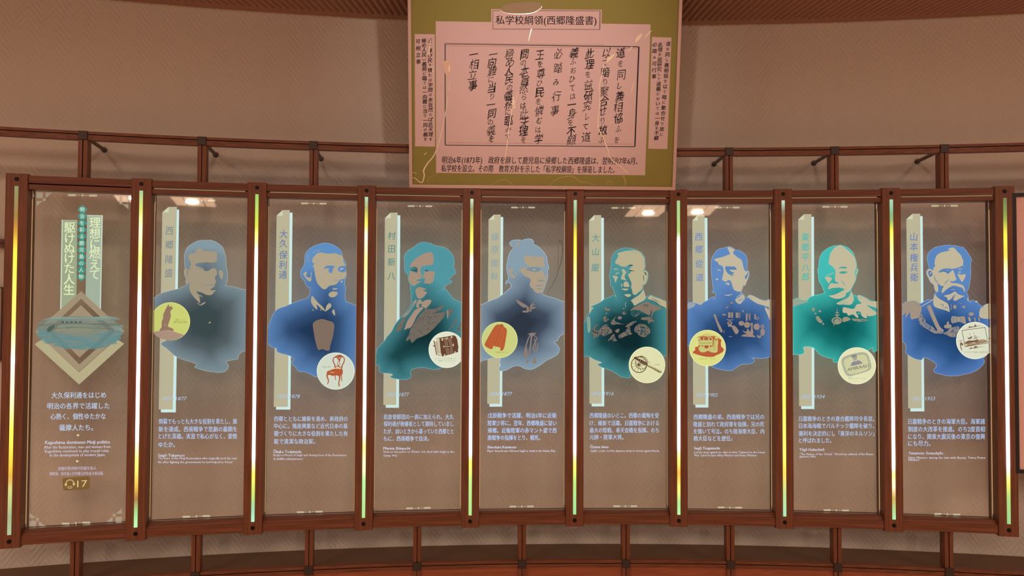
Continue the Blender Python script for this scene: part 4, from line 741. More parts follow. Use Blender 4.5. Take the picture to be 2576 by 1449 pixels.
# ------------------------------------------------------------------ writing and strips of the eight portrait panels
# strip: left/right at top, top, fold x, fold y, left/right at bottom, bottom; shadow strip: right/top, right/bottom/left at bottom
DATA = {
 1: dict(strip=(408.3, 445.1, 520.5, 424.3, 534.3, 399.2, 434.6, 1029.9), sh=(450.6, 527.2, 442.3, 1037.3, 404.7), name='西郷隆盛', ys=(580.4, 615.5, 652.2, 686.7), nx=(426, 424), ns=21, nc=(138, 150, 156),
   dates=('1827-1877', 408.3, 470.4, 1002.3), jp=['倒幕でもっとも大きな役割を果たし、維', '新を達成。西南戦争で悲劇の最期を', 'とげた英雄。実直で私心がなく、愛情', 'ゆたか。'],
   jy=(1060, 1079.4, 1097.3, 1118.5), jx=(399.2, 596, 440), en=[('Saigō Takamori', 398.1, 463.8, 1145, 9.5), ('The hero of the Meiji Restoration who tragically took his own', 398, 595.5, 1152.5, 8), ('life after fighting the government he had helped to found.', 398, 585.6, 1162.0, 8)],
   top=(508.5, 504, 35, .4), bot=(493.9, 1299, 36, -.9), label='glass panel with a grey-blue portrait in a kimono collar and a yellow dog statue disc'),
 2: dict(strip=(695.9, 729, 528.5, 711.1, 542.4, 688.5, 724.3, 1023.5), sh=(735.9, 534.9, 730.4, 1030.4, 694.5), name='大久保利通', ys=(588.7, 612.2, 641.2, 666, 690.9), nx=(713, 711), ns=21, nc=(112, 136, 182),
   dates=('1830-1878', 697.3, 754.7, 996.8), jp=['西郷とともに維新を進め、新政府の', '中心に。殖産興業など近代日本の基', '礎づくりに大きな役割を果たした有', '能で清潔な政治家。'],
   jy=(1053.4, 1071.6, 1090.4, 1110.3), jx=(689.4, 874.5, 792.5), en=[('Ōkubo Toshimichi', 688.2, 757.5, 1136, 9.5), ('Boyhood friend of Saigō and driving force of the Restoration.', 688, 873.4, 1144.5, 7.6), ('A skillful administrator.', 688, 763.5, 1154, 7.6)],
   top=(789.5, 512, 33, .3), bot=(779.3, 1287.8, 33.5, -.7), label='glass panel with a blue bearded portrait looking right and a white chair disc'),
 3: dict(strip=(968.3, 1000, 534.9, 982.1, 548.7, 964.2, 996.8, 1018.8), sh=(1007, 541.5, 1003.4, 1025.7, 970.3), name='村田新八', ys=(592.9, 626, 659.1, 694.2), nx=(985, 984), ns=20, nc=(100, 152, 146),
   dates=('1836-1877', 973.9, 1029.6, 992), jp=['岩倉使節団の一員に加えられ、大久', '保利通が後継者として期待していまし', 'たが、幼いときから慕っていた西郷とと', 'もに、西南戦争で自決。'],
   jy=(1048.4, 1066.1, 1084.9, 1103.1), jx=(965.2, 1141, 1078.8), en=[('Murata Shinpachi', 964.7, 1031.8, 1127.4, 9.2), ('Seen as successor to Ōkubo, but died with Saigō in the', 964.7, 1142.8, 1136, 7.4), ('Seinan War.', 964.7, 1000.9, 1145.6, 7.4)],
   top=(1056.7, 518.6, 32, .2), bot=(1052.5, 1278, 32, -.5), label='glass panel with a teal portrait in necktie and lapels and an accordion disc'),
 4: dict(strip=(1228.9, 1259.8, 539.9, 1242.7, 552.8, 1225.6, 1257.3, 1015.8), sh=(1265.9, 545.9, 1263.1, 1023, 1231.1), name='篠原國幹', ys=(595.6, 627.4, 661.9, 695), nx=(1245, 1243), ns=20, nc=(158, 174, 178),
   dates=('1836-1877', 1232.5, 1289, 990.4), jp=['戊辰戦争で活躍、明治5年に近衛', '陸軍少将に。翌年、西郷隆盛に従い', '帰郷。近衛陸軍の赤マント姿で西', '南戦争の指揮をとり、戦死。'],
   jy=(1045, 1064.2, 1082.7, 1100.9), jx=(1227, 1400, 1358.6), en=[('Shinohara Kunimoto', 1226.1, 1299.3, 1124.4, 9.2), ('Major General who followed Saigō to death in the Seinan War.', 1226.1, 1398.7, 1134, 7.2)],
   top=(1315.8, 522, 31, 0), bot=(1312.3, 1274, 31.5, -.2), label='glass panel with a pale blue topknot portrait and a red cape disc'),
 5: dict(strip=(1481.7, 1512.4, 541.2, 1495, 554.8, 1482.8, 1513.7, 1015.5), sh=(1519, 547.9, 1520.1, 1022.4, 1488.3), name='大山巌', ys=(598.4, 632.9, 672.9), nx=(1498, 1497), ns=20, nc=(112, 166, 162),
   dates=('1842-1916', 1487.8, 1543.5, 989.9), jp=['西郷隆盛のいとこ。西郷の薫陶を受', 'け、維新で活躍。日露戦争における', '最大の陸戦、奉天会戦を指揮。のち', '元帥・陸軍大将。'],
   jy=(1045, 1064.2, 1082.1, 1099.5), jx=(1483.6, 1657.3, 1568.4), en=[('Ōyama Iwao', 1485, 1530.9, 1123.8, 9.2), ("Saigō's cousin. Led the Japanese army to victory against Russia.", 1485, 1659.5, 1133.7, 7.2)],
   top=(1568.4, 523, 31, 0), bot=(1573, 1273.4, 31, 0), label='glass panel with a teal portrait of a medalled uniform and a cannon disc'),
 6: dict(strip=(1741.4, 1772.6, 541.2, 1754.7, 554.8, 1743.6, 1775.4, 1018), sh=(1779.5, 547.9, 1782, 1025.2, 1749.4), name='西郷從道', ys=(595.6, 627.4, 663.3, 697.8), nx=(1757, 1759), ns=20, nc=(122, 152, 208),
   dates=('1843-1902', 1750.5, 1805.2, 993.2), jp=['西郷隆盛の弟。西南戦争では兄の', '隆盛と別れて政府軍を指揮。兄の死', 'を聞いて号泣。のち陸海軍大臣、内', '務大臣などを歴任。'],
   jy=(1048.6, 1067.2, 1084.9, 1102.6), jx=(1744.7, 1922.2, 1842.2), en=[('Saigō Tsugumichi', 1745.9, 1810.4, 1127.1, 9.2), ('Led the army against his elder brother Takamori in the Seinan', 1745.9, 1924.2, 1137.3, 7.4), ('War. Later became Navy Minister and Home Minister.', 1745.9, 1905.1, 1145, 7.4)],
   top=(1829.5, 522.2, 32, 0), bot=(1835.8, 1276.7, 32, .3), label='glass panel with a blue portrait in sash and medals and a yellow house disc'),
 7: dict(strip=(2007.8, 2041.2, 538.8, 2022.5, 552.8, 2010, 2042, 1021.6), sh=(2047.6, 545.4, 2048.7, 1029, 2015.3), name='東郷平八郎', ys=(596.5, 621.9, 646.7, 672.9, 696.4), nx=(2025, 2026), ns=20, nc=(74, 200, 190),
   dates=('1847-1934', 2015.6, 2074.6, 997.6), jp=['日露戦争のときの連合艦隊司令長官。', '日本海海戦でバルチック艦隊を破り、', '勝利を決定的にし「東洋のネルソン」', 'と呼ばれました。'],
   jy=(1053.3, 1071.1, 1090.4, 1107.8), jx=(2010, 2199.1, 2091.5), en=[('Tōgō Heihachirō', 2010.9, 2073.5, 1130.7, 9.4), ('“The Nelson of the Orient.” Victorious admiral of the Russo-', 2010.9, 2199, 1142, 7.5), ('Japanese War.', 2010.9, 2053.4, 1148, 7.5)],
   top=(2100.3, 520.3, 33, 0), bot=(2103.9, 1283.6, 33, .4), label='glass panel with a turquoise uniformed portrait and a pale beer label disc'),
 8: dict(strip=(2280, 2314.9, 537.7, 2295.5, 551.5, 2284.5, 2318.7, 1027.1), sh=(2320.9, 543.7, 2325.3, 1034.9, 2290), name='山本権兵衛', ys=(595.6, 620.5, 648.1, 672.9, 697.8), nx=(2298, 2299), ns=21, nc=(116, 142, 198),
   dates=('1852-1933', 2294.7, 2352.1, 1002.3), jp=['日露戦争のときの海軍大臣。海軍諸', '制度の大改革を推進。のち2度首相', 'になり、関東大震災後の東京の復興', 'にも尽力。'],
   jy=(1060.2, 1079.4, 1098.1, 1115.3), jx=(2284.8, 2477.6, 2340.3), en=[('Yamamoto Gonnohyōe', 2285.6, 2372.3, 1139.5, 9.4), ('Navy Minister during the war with Russia. Twice Prime', 2285.6, 2478.8, 1151, 7.7), ('Minister.', 2285.6, 2314, 1156.5, 7.7)],
   top=(2376.4, 517.8, 34.5, -.2), bot=(2383, 1293.6, 34, .7), label='glass panel with a blue white-moustached portrait and a ship picture disc'),
}
INK_W = G((206, 216, 240), 0.95)
INK_B = G((176, 206, 246), 0.95)
STRIP_C = G((196, 193, 164), 0.86); STRIP_S = G((202, 236, 236), 0.98); FOLD_C = G((214, 222, 190), 0.9)

def Rv(pts): return [Vector(p) for p in pts]

def medallion(surf, t, crop, c, base, items, caption, cap_c=(150, 148, 110), bold=False):
    cx, cy, rx, ry = c
    disc = flat('medallion', surf, [EL(crop, cx, cy, rx, ry, 64)], G(base, 0.95), 5, t)
    flat('disc_rim', surf, [[EL(crop, cx, cy, rx, ry, 64), EL(crop, cx, cy, rx - 16, ry - 16, 64)]], G(tuple(min(255, v + 26) for v in base), 0.95), 5.4, disc)
    for i, (nm, col, polys) in enumerate(items):
        flat(nm, surf, polys, G(col, 0.82), 6 + 0.25 * i, disc)
    if caption:
        ink = Ink(surf, 8)
        for s, x0, x1, y, h in caption:
            a, b = V(crop, [(x0, y), (x1, y)]); ink.line(s, a.x, a.y, b.x, b.y, h * K12, 1)
        ink.done('caption', G(cap_c, 0.8), disc)

def M1(s, t):
    c = (370, 750, K12)
    dog = VS(c, [(440, 885), (450, 700), (490, 600), (490, 500), (540, 390), (590, 280), (655, 185), (668, 240), (720, 252), (772, 205), (745, 262), (785, 312), (730, 360), (705, 430), (722, 520), (690, 660), (640, 800), (640, 850), (790, 930), (795, 985), (600, 985), (385, 985), (430, 890)])
    ground = VS(c, [(205, 1050), (260, 1005), (380, 985), (600, 965), (760, 985), (900, 1035), (1090, 1125)], 4)[:-4] + V(c, [(1090, 1128), (950, 1222), (800, 1268), (640, 1272), (450, 1232), (300, 1155), (215, 1070)])
    medallion(s, t, c, (710, 700, 590, 575), (206, 214, 122), [('hill', (184, 158, 140), [ground]), ('dog_statue', (160, 130, 110), [dog]), ('statue_highlight', (205, 186, 150), [ST(c, [(400, 995), (560, 975), (720, 985), (880, 1030)], 4, 18, 6), ST(c, [(600, 870), (690, 875)], 4, 12, 6), ST(c, [(530, 840), (545, 790), (575, 835)], 6, 14, 6)])],
              [('愛犬・ツン', 865, 1140, 655, 56), ('（鹿児島市犬像）', 800, 1215, 722, 56)], (140, 150, 78))
def M2(s, t):
    c = (785, 874, K12); O = (194, 98, 62)
    back = [ST(c, [(690, 610), (688, 530), (645, 430), (640, 345), (700, 285), (780, 245), (860, 238), (930, 280), (975, 345), (960, 445), (912, 540), (895, 650)], 34, 26, 34), VS(c, [(700, 300), (780, 245), (860, 232), (930, 285), (865, 330), (840, 420), (800, 400), (770, 330)]),
            ST(c, [(780, 330), (800, 400), (770, 480), (810, 560)], 30, 16, 22), ST(c, [(860, 330), (820, 420), (850, 490), (800, 560)], 24, 14, 18), ST(c, [(695, 600), (770, 555), (830, 590), (895, 585)], 22, 26, 22)]
    seat = VS(c, [(458, 722), (560, 680), (690, 640), (900, 650), (928, 760), (900, 820), (830, 862), (720, 838), (620, 855), (530, 825), (480, 835), (452, 785)])
    legs = [ST(c, [(468, 780), (455, 870), (490, 970), (492, 1040), (462, 1108)], 50, 36, 22), ST(c, [(828, 820), (835, 940), (808, 1060), (825, 1172)], 52, 34, 36), ST(c, [(695, 835), (700, 900), (712, 990)], 34, 22, 16), ST(c, [(885, 810), (890, 920), (908, 1022)], 34, 26, 20)]
    medallion(s, t, c, (715, 710, 570, 558), (212, 224, 208), [('chair_back', (178, 92, 66), back), ('chair_legs', (186, 100, 70), legs), ('chair_seat', O, [seat]), ('chair_highlight', (240, 206, 160), [ST(c, [(530, 730), (600, 752), (690, 758)], 6, 22, 8), VS(c, [(700, 620), (760, 588), (865, 620), (860, 645), (710, 640)]), EL(c, 828, 318, 24, 18, 12), EL(c, 795, 390, 14, 24, 12), EL(c, 762, 285, 16, 12, 10), EL(c, 880, 285, 16, 12, 10)])],
              [('利通の椅子', 310, 575, 585, 56)], (160, 162, 140))
def M3(s, t):
    c = (1062, 820, K12); BR = (112, 74, 54)
    body = V(c, [(515, 375), (650, 350), (960, 285), (1010, 310), (1055, 400), (1095, 660), (1080, 690), (1080, 785), (970, 812), (720, 892), (600, 922), (560, 800)])
    bel = V(c, [(665, 390), (740, 372), (870, 335), (905, 560), (935, 835), (830, 862), (735, 885), (690, 600)])
    keys = V(c, [(372, 478), (440, 440), (505, 395), (530, 600), (560, 838), (430, 865), (400, 680)])
    ticks = [ST(c, [(400 + 6 * i, 500 + 48 * i * .78), (460 + 6 * i, 492 + 48 * i * .78)], 8, 16, 8) for i in range(9)]
    medallion(s, t, c, (740, 715, 545, 548), (228, 234, 212), [('accordion_keys', (214, 208, 180), [keys]), ('accordion_body', BR, [body, ST(c, [(355, 445), (385, 600), (430, 868)], 26, 24, 22), ST(c, [(330, 600), (380, 600)], 30), ST(c, [(430, 400), (520, 360), (700, 335), (960, 285)], 16), ST(c, [(430, 860), (560, 890)], 10, 20)] + ticks),
               ('accordion_bellows', (150, 118, 98), [bel]), ('bellows_fold', (98, 64, 46), [ST(c, [(700, 400), (740, 600), (745, 860)], 6, 16, 6), ST(c, [(745, 390), (800, 560), (830, 850)], 12, 34, 14), ST(c, [(800, 370), (850, 560), (880, 840)], 5, 12, 6), ST(c, [(650, 640), (850, 640)], 34, 26)]),
               ('accordion_fitting', (226, 214, 184), [V(c, [(575, 382), (636, 370), (632, 435), (610, 445), (590, 440)]), V(c, [(862, 312), (916, 302), (912, 350), (890, 368), (870, 355)]), V(c, [(650, 870), (675, 845), (700, 860), (698, 905), (650, 916)]), V(c, [(965, 768), (1000, 752), (1010, 795), (980, 808)]), V(c, [(935, 515), (957, 580), (936, 625), (910, 570)]), V(c, [(735, 340), (762, 335), (760, 410), (742, 400)]), ST(c, [(640, 628), (750, 622), (860, 618)], 8, 14, 8), EL(c, 652, 620, 16, 30, 10), V(c, [(660, 375), (740, 355), (742, 372), (665, 392)])])],
              [('ヨーロッパより持ち帰った', 380, 1010, 980, 54), ('手風琴（アコーディオン）', 480, 1010, 1050, 54)], (168, 170, 142))
def M4(s, t):
    c = (1200, 797, K12)
    cape = VS(c, [(230, 822), (300, 680), (400, 500), (500, 330), (570, 250), (640, 230), (715, 228), (740, 210), (785, 245), (800, 292), (860, 330), (897, 400), (890, 520), (860, 720), (830, 880), (800, 965), (765, 1012), (695, 1012), (705, 932), (620, 910), (520, 878), (490, 890), (455, 970), (380, 960), (260, 890)], 3)
    medallion(s, t, c, (682, 695, 540, 542), (206, 216, 136), [('cape', (202, 104, 62), [cape]), ('cape_fold', (168, 78, 48), [ST(c, [(745, 290), (690, 420), (640, 600), (520, 850)], 5, 12, 8), ST(c, [(800, 360), (815, 620), (760, 800), (735, 1000)], 5, 14, 8), ST(c, [(720, 360), (700, 600), (600, 800)], 4, 8, 4), ST(c, [(545, 885), (535, 980)], 12, 6), ST(c, [(720, 232), (790, 265), (800, 300)], 10, 16, 6), ST(c, [(500, 340), (400, 510), (235, 815)], 4, 8, 6)]), ('cape_lining', (222, 140, 90), [ST(c, [(770, 300), (700, 500), (620, 760)], 3, 12, 6), ST(c, [(800, 380), (800, 600), (720, 900)], 3, 10, 6)])],
              [('近衛兵の赤マント', 560, 960, 1066, 54)], (168, 168, 84))
def M5(s, t):
    c = (1568, 857, K12); BR = (112, 84, 62)
    spokes = []
    for i in range(12):
        a = i * 6.28318 / 12 + .2; r0, r1 = (40, 220); spokes.append(ST(c, [(467 + r0 * math.cos(a), 722 + r0 * math.sin(a)), (470 + r1 * math.cos(a), 720 + r1 * 1.04 * math.sin(a))], 14, 8))
    wheel = [[EL(c, 470, 720, 242, 250, 48), EL(c, 470, 720, 218, 226, 48)], [EL(c, 545, 665, 188, 200, 40), EL(c, 545, 665, 170, 182, 40)], EL(c, 467, 722, 46, 46, 16)]
    gun = [V(c, [(310, 515), (330, 495), (400, 485), (420, 530), (470, 545), (560, 570), (690, 660), (700, 745), (600, 722), (500, 660), (400, 570), (350, 560)]), ST(c, [(320, 500), (460, 480), (560, 470), (650, 510), (715, 580)], 12, 26, 14)]
    trail = V(c, [(715, 712), (760, 745), (930, 820), (1060, 890), (1120, 920), (1168, 928), (1140, 962), (1080, 970), (1000, 925), (860, 840), (722, 775)])
    medallion(s, t, c, (710, 730, 548, 548), (228, 230, 184), [('gun_trail', (156, 142, 92), [trail, ST(c, [(740, 690), (900, 775), (1060, 880), (1150, 910)], 4, 8, 4), ST(c, [(710, 640), (750, 630), (790, 650), (775, 690)], 12, 16, 6)]), ('wheel_spokes', (140, 116, 88), spokes), ('cannon_wheels', BR, wheel), ('cannon_barrel', (104, 74, 56), gun), ('barrel_highlight', (214, 206, 168), [ST(c, [(530, 530), (490, 660), (500, 760)], 4, 10, 4), ST(c, [(520, 560), (600, 600), (680, 650)], 3, 8, 3), ST(c, [(540, 650), (680, 710)], 6, 8, 4)])],
              [('弥助砲', 940, 1095, 722, 56)], (184, 178, 128))
def M6(s, t):
    c = (1720, 817, K12); O = (200, 100, 66)
    ground = VS(c, [(265, 830), (350, 745), (328, 692), (430, 650), (445, 720), (500, 812), (620, 826), (720, 783), (810, 820), (920, 836), (1010, 795), (1025, 560), (1110, 548), (1122, 650), (1190, 720), (1192, 790), (1100, 862), (950, 930), (900, 960), (750, 968), (600, 950), (450, 912), (330, 872)], 3)
    walls = V(c, [(440, 360), (560, 340), (860, 345), (960, 370), (1010, 395), (1015, 790), (920, 832), (800, 815), (720, 780), (620, 822), (500, 808), (440, 720)])
    wins = [V(c, q) for q in ([(500, 395), (585, 388), (585, 462), (505, 465)], [(612, 385), (735, 388), (735, 460), (612, 464)], [(768, 392), (838, 396), (838, 465), (768, 462)], [(945, 418), (990, 422), (990, 470), (948, 470)], [(442, 612), (480, 606), (480, 670), (445, 682)], [(512, 618), (582, 612), (578, 668), (540, 640)], [(615, 622), (742, 618), (740, 708), (640, 706), (618, 670)], [(772, 622), (842, 618), (840, 662), (790, 672)], [(440, 440), (470, 430), (470, 488), (442, 490)])]
    band = [VS(c, [(470, 362), (640, 350), (760, 366), (860, 340), (940, 372), (905, 480), (890, 640), (866, 668), (862, 390), (760, 384), (640, 382), (490, 392)]), V(c, [(1015, 385), (1132, 470), (1110, 545), (1024, 545)])]
    lines = [ST(c, [(400, 405), (460, 350), (560, 330), (660, 268), (760, 285), (880, 318), (980, 352)], 8), ST(c, [(620, 325), (700, 288), (760, 335)], 7), ST(c, [(400, 385), (480, 345), (640, 335), (860, 345), (1020, 370), (1132, 470)], 9)]
    medallion(s, t, c, (712, 700, 552, 545), (224, 228, 142), [('house_garden', O, [ground]), ('house_wall', (214, 216, 136), [walls]), ('house_roof', (198, 104, 62), band + lines), ('house_windows', (190, 98, 64), wins), ('house_ledge', (172, 160, 92), [ST(c, [(442, 548), (640, 552), (860, 545)], 12, 16, 10), ST(c, [(768, 480), (768, 590)], 8), ST(c, [(942, 440), (935, 600), (935, 770)], 8, 14, 8), ST(c, [(790, 700), (860, 760), (940, 780)], 5, 8, 5)])],
              [('西郷従道邸（明治村）', 455, 965, 1022, 54)], (186, 192, 100))
def M7(s, t):
    c = (2094, 860, K12); GR = (188, 194, 170)
    outer = VS(c, [(265, 570), (315, 475), (450, 402), (700, 338), (900, 310), (1015, 340), (1080, 420), (1140, 600), (1165, 760), (1110, 850), (950, 920), (700, 990), (520, 1035), (430, 1010), (370, 930), (300, 760)])
    base = smooth(V(c, [(345, 610), (382, 525), (560, 455), (760, 405), (920, 385), (1005, 430), (1055, 560), (1090, 680), (1090, 775), (980, 865), (760, 930), (560, 965), (450, 925), (400, 800), (352, 690)]), 4)
    inner = [p + (p - V(c, [(720, 680)])[0]).normalized() * (1.3 if i % 2 else -0.6) for i, p in enumerate(base)]
    bust = VS(c, [(556, 724), (572, 640), (640, 582), (720, 565), (790, 560), (860, 600), (890, 646), (720, 690)])
    disc_items = [('label_border', GR, [outer]), ('label_field', (222, 226, 178), [inner]), ('label_figure_coat', (152, 152, 166), [bust]), ('label_figure_head', (182, 182, 172), [VS(c, [(602, 468), (722, 430), (735, 520), (695, 582), (645, 562), (612, 512)])]), ('label_figure_cap', (152, 152, 154), [VS(c, [(562, 412), (640, 378), (718, 385), (724, 440), (700, 450), (600, 478)])]), ('label_collar', (226, 230, 190), [VS(c, [(660, 570), (690, 560), (720, 555), (715, 585), (690, 590)])])]
    medallion(s, t, c, (730, 720, 575, 555), (230, 234, 192), disc_items, [('東郷ビールのラベル', 470, 985, 1092, 54)], (188, 192, 156))
    ink = Ink(s, 8.4); a, b = V(c, [(445, 835), (1078, 700)]); ink.line('AMIRAALI', a.x, a.y, b.x, b.y, 104 * K12, 3, 0.03)
    ink.done('label_lettering', G((150, 152, 138), 0.8), t.children[[q.name.split('.')[0] for q in t.children].index('medallion')])
def M8(s, t):
    c = (2390, 796, K12); BR = (130, 102, 80)
    fr = [[V(c, [(340, 416), (1050, 320), (1140, 806), (436, 922)]), V(c, [(358, 432), (1036, 338), (1122, 792), (452, 902)])]]
    ship = [VS(c, [(430, 790), (540, 730), (700, 722), (830, 690), (805, 760), (620, 790), (440, 815)]), VS(c, [(525, 660), (650, 598), (645, 640), (560, 672)]), ST(c, [(700, 610), (740, 590), (790, 598)], 8, 22, 8), ST(c, [(700, 645), (790, 628), (880, 612)], 6, 14, 4), ST(c, [(540, 690), (620, 650), (610, 700)], 10, 22, 10), ST(c, [(680, 690), (760, 650), (820, 680)], 10, 20, 8)]
    masts = [ST(c, [(585, 495), (592, 585)], 10, 8), ST(c, [(698, 480), (716, 560)], 10, 8), ST(c, [(530, 600), (542, 700)], 6), ST(c, [(480, 620), (520, 650)], 4)]
    waves = [VS(c, [(440, 835), (560, 790), (720, 790), (830, 720), (1000, 690), (1110, 765), (900, 820), (740, 850), (600, 882), (450, 905), (520, 850)])]
    foam = [ST(c, [(450, 815), (600, 790), (760, 780)], 5, 14, 5), ST(c, [(520, 860), (640, 830), (720, 800), (800, 830)], 5, 16, 5), ST(c, [(840, 770), (930, 720), (1040, 720)], 5, 16, 5), ST(c, [(880, 810), (980, 760), (1060, 780)], 4, 12, 4)]
    orn = [ST(c, [(480, 358), (560, 345), (700, 312), (800, 292), (950, 275)], 4, 26, 4), VS(c, [(555, 345), (570, 275), (600, 330), (620, 285), (640, 330)]), VS(c, [(715, 310), (735, 240), (775, 270), (780, 310)]), VS(c, [(552, 980), (620, 935), (660, 940), (675, 965)]), VS(c, [(695, 972), (720, 910), (760, 890), (800, 905), (830, 935), (740, 962)]), ST(c, [(800, 935), (900, 918), (1030, 912)], 16, 10, 3), ST(c, [(255, 745), (310, 735), (360, 715)], 6, 22, 6), VS(c, [(285, 815), (330, 770), (345, 800), (392, 822), (360, 885), (330, 860), (300, 885)]), ST(c, [(305, 880), (325, 960), (350, 1040)], 24, 30, 6)]
    medallion(s, t, c, (740, 725, 565, 560), (224, 230, 208), [('picture_waves', (166, 132, 98), waves), ('picture_foam', (226, 222, 190), foam), ('picture_ship', BR, ship + masts), ('picture_frame', (134, 112, 92), fr), ('picture_ornament', (142, 116, 94), orn), ('picture_leaf', (180, 160, 140), [VS(c, [(1135, 665), (1180, 625), (1245, 630), (1245, 680), (1220, 728), (1180, 690)])])],
              [('ビスマルク号乗組の練習航海図', 420, 1125, 1075, 54)], (170, 170, 142))
MED = {1: M1, 2: M2, 3: M3, 4: M4, 5: M5, 6: M6, 7: M7, 8: M8}

MOT = {3: (0, 1, 2, 3, 4), 5: (1, 2, 3, 4, 5, 6, 7, 11, 12, 13, 14, 15), 7: (1,), 8: (2,)}
AIRB = airbrush('airbrushed portrait ink')
def portrait_panel(k):
    d = DATA[k]; t, s, x0, x1 = panel_frame('portrait_panel', d['label'], k); s.lim = (x0 + .002, x1 - .002)
    xl, xr, yt, fx, fy, bl, br, yb = d['strip']; rx, ry, bx, by, lx = d['sh']
    g = flat('strip_shadow', s, [Rv([(xr - 6, ry), (rx, ry), (bx, by), (lx, by), (lx, by - 14), (br - 6, by - 14)])], STRIP_S, 0, t)
    st = flat('name_strip', s, [Rv([(xl, fy), (fx, yt), (xr, yt), (br, yb), (bl, yb)])], STRIP_C, 1, t)
    flat('folded_corner', s, [Rv([(xl, fy), (fx, yt), (fx + .4, fy)])], FOLD_C, 1.6, st)
    for i, (ch, y) in enumerate(zip(d['name'], d['ys'])):
        ink = Ink(s, 2)
        f = i / max(1, len(d['ys']) - 1); ink.char(ch, d['nx'][0] * (1 - f) + d['nx'][1] * f, y, d['ns'], 3, 0.008, 0.08, 0.95)
        ink.done('name_character', G(d['nc'], 0.8), st)
    P = PORT[k]
    out = smooth(P['out'], 3)
    stops = [(a, lin(c)) for a, c in P['ramp']]
    def colour(x, y, dd):
        g = math.hypot((x - P['core'][0]) / (P['rad'][0] * 1.75), (y - P['core'][1]) / (P['rad'][1] * 1.6))
        g = max(0.0, 1 - g * g); d1 = min(1.0, dd / 80.0)
        u = 1 - min(1.0, g * (0.18 + 0.95 * d1))
        for (a, A), (b_, B_) in zip(stops, stops[1:]):
            if u <= b_:
                f = max(0.0, (u - a) / (b_ - a)); return [A[q] + (B_[q] - A[q]) * f for q in range(3)]
        return stops[-1][1]
    po = airbrushed('portrait', s, out, AIRB, 3, t, colour)
    flat('portrait_outline', s, [grow(out, 0.75)], G(P['rim'], 0.9), 2.6, po)
    ml = MOT.get(k, ()); mm = mottled('mottled print', P['midc'], (100, 96, 90) if k == 3 else P['ramp'][1][1], 150.0, .42 if k == 3 else .46) if ml else None
    for i, pg in enumerate(P.get('mid', [])): flat('clothing_detail', s, [pg], mm if i in ml else G(P['midc'], 0.8), 3.5, po)
    if k == 4:
        F4 = (1255, 595, K8)
        flat('fine_scratch', s, [ST(F4, [(1205, 150), (1212, 100), (1232, 75), (1262, 115), (1278, 250), (1258, 470), (1212, 640), (1165, 790), (1085, 960), (970, 1145)], 5, 9, 5), ST(F4, [(1192, 170), (1196, 400), (1186, 600), (1180, 700)], 4, 6, 4)], plain('fine scratch', (84, 66, 48), .6), 4.6, t)  # two thin dark curved lines drawn on the pane
    for pg in P['light']: flat('light_area', s, [pg], G(P['lightc'], 0.86), 3.8, po)
    for pg in P['dark']: flat('dark_detail', s, [pg], G(P['darkc'], 0.8), 4.1, po)
    for pg, c in P.get('extra', []): flat('shoulder_detail' if k in (5, 6, 7) else 'eye_light', s, [pg], G(c, 0.85), 4.4, po)
    MED[k](s, t)
    ink = Ink(s, 2.2); a = d['dates']; ink.line(a[0], a[1], a[3], a[2], a[3], 9.5, 2, 0.01, 0.25); ink.done('life_dates', G((176, 200, 226), .9), t)
    ink = Ink(s, 1)
    jx = d['jx']
    for i, (l, y) in enumerate(zip(d['jp'], d['jy'])):
        last = i == len(d['jp']) - 1
        ink.line(l, jx[0], y, jx[2] if last else jx[1], y, 13.5 if k in (1, 8) else 12.6, 2, 0.012)
    ink.done('biography_text', INK_B, t)
    ink = Ink(s, 1)
    for i, (l, a, b, y, h) in enumerate(d['en']): ink.line(l, a, y, b, y, h * .78, 1, 0.02 if i == 0 else 0.004)
    ink.done('english_text', INK_W, t)
    o = d['top']; ornament(s, t, *o); o = d['bot']; ornament(s, t, *o)
    return t, s

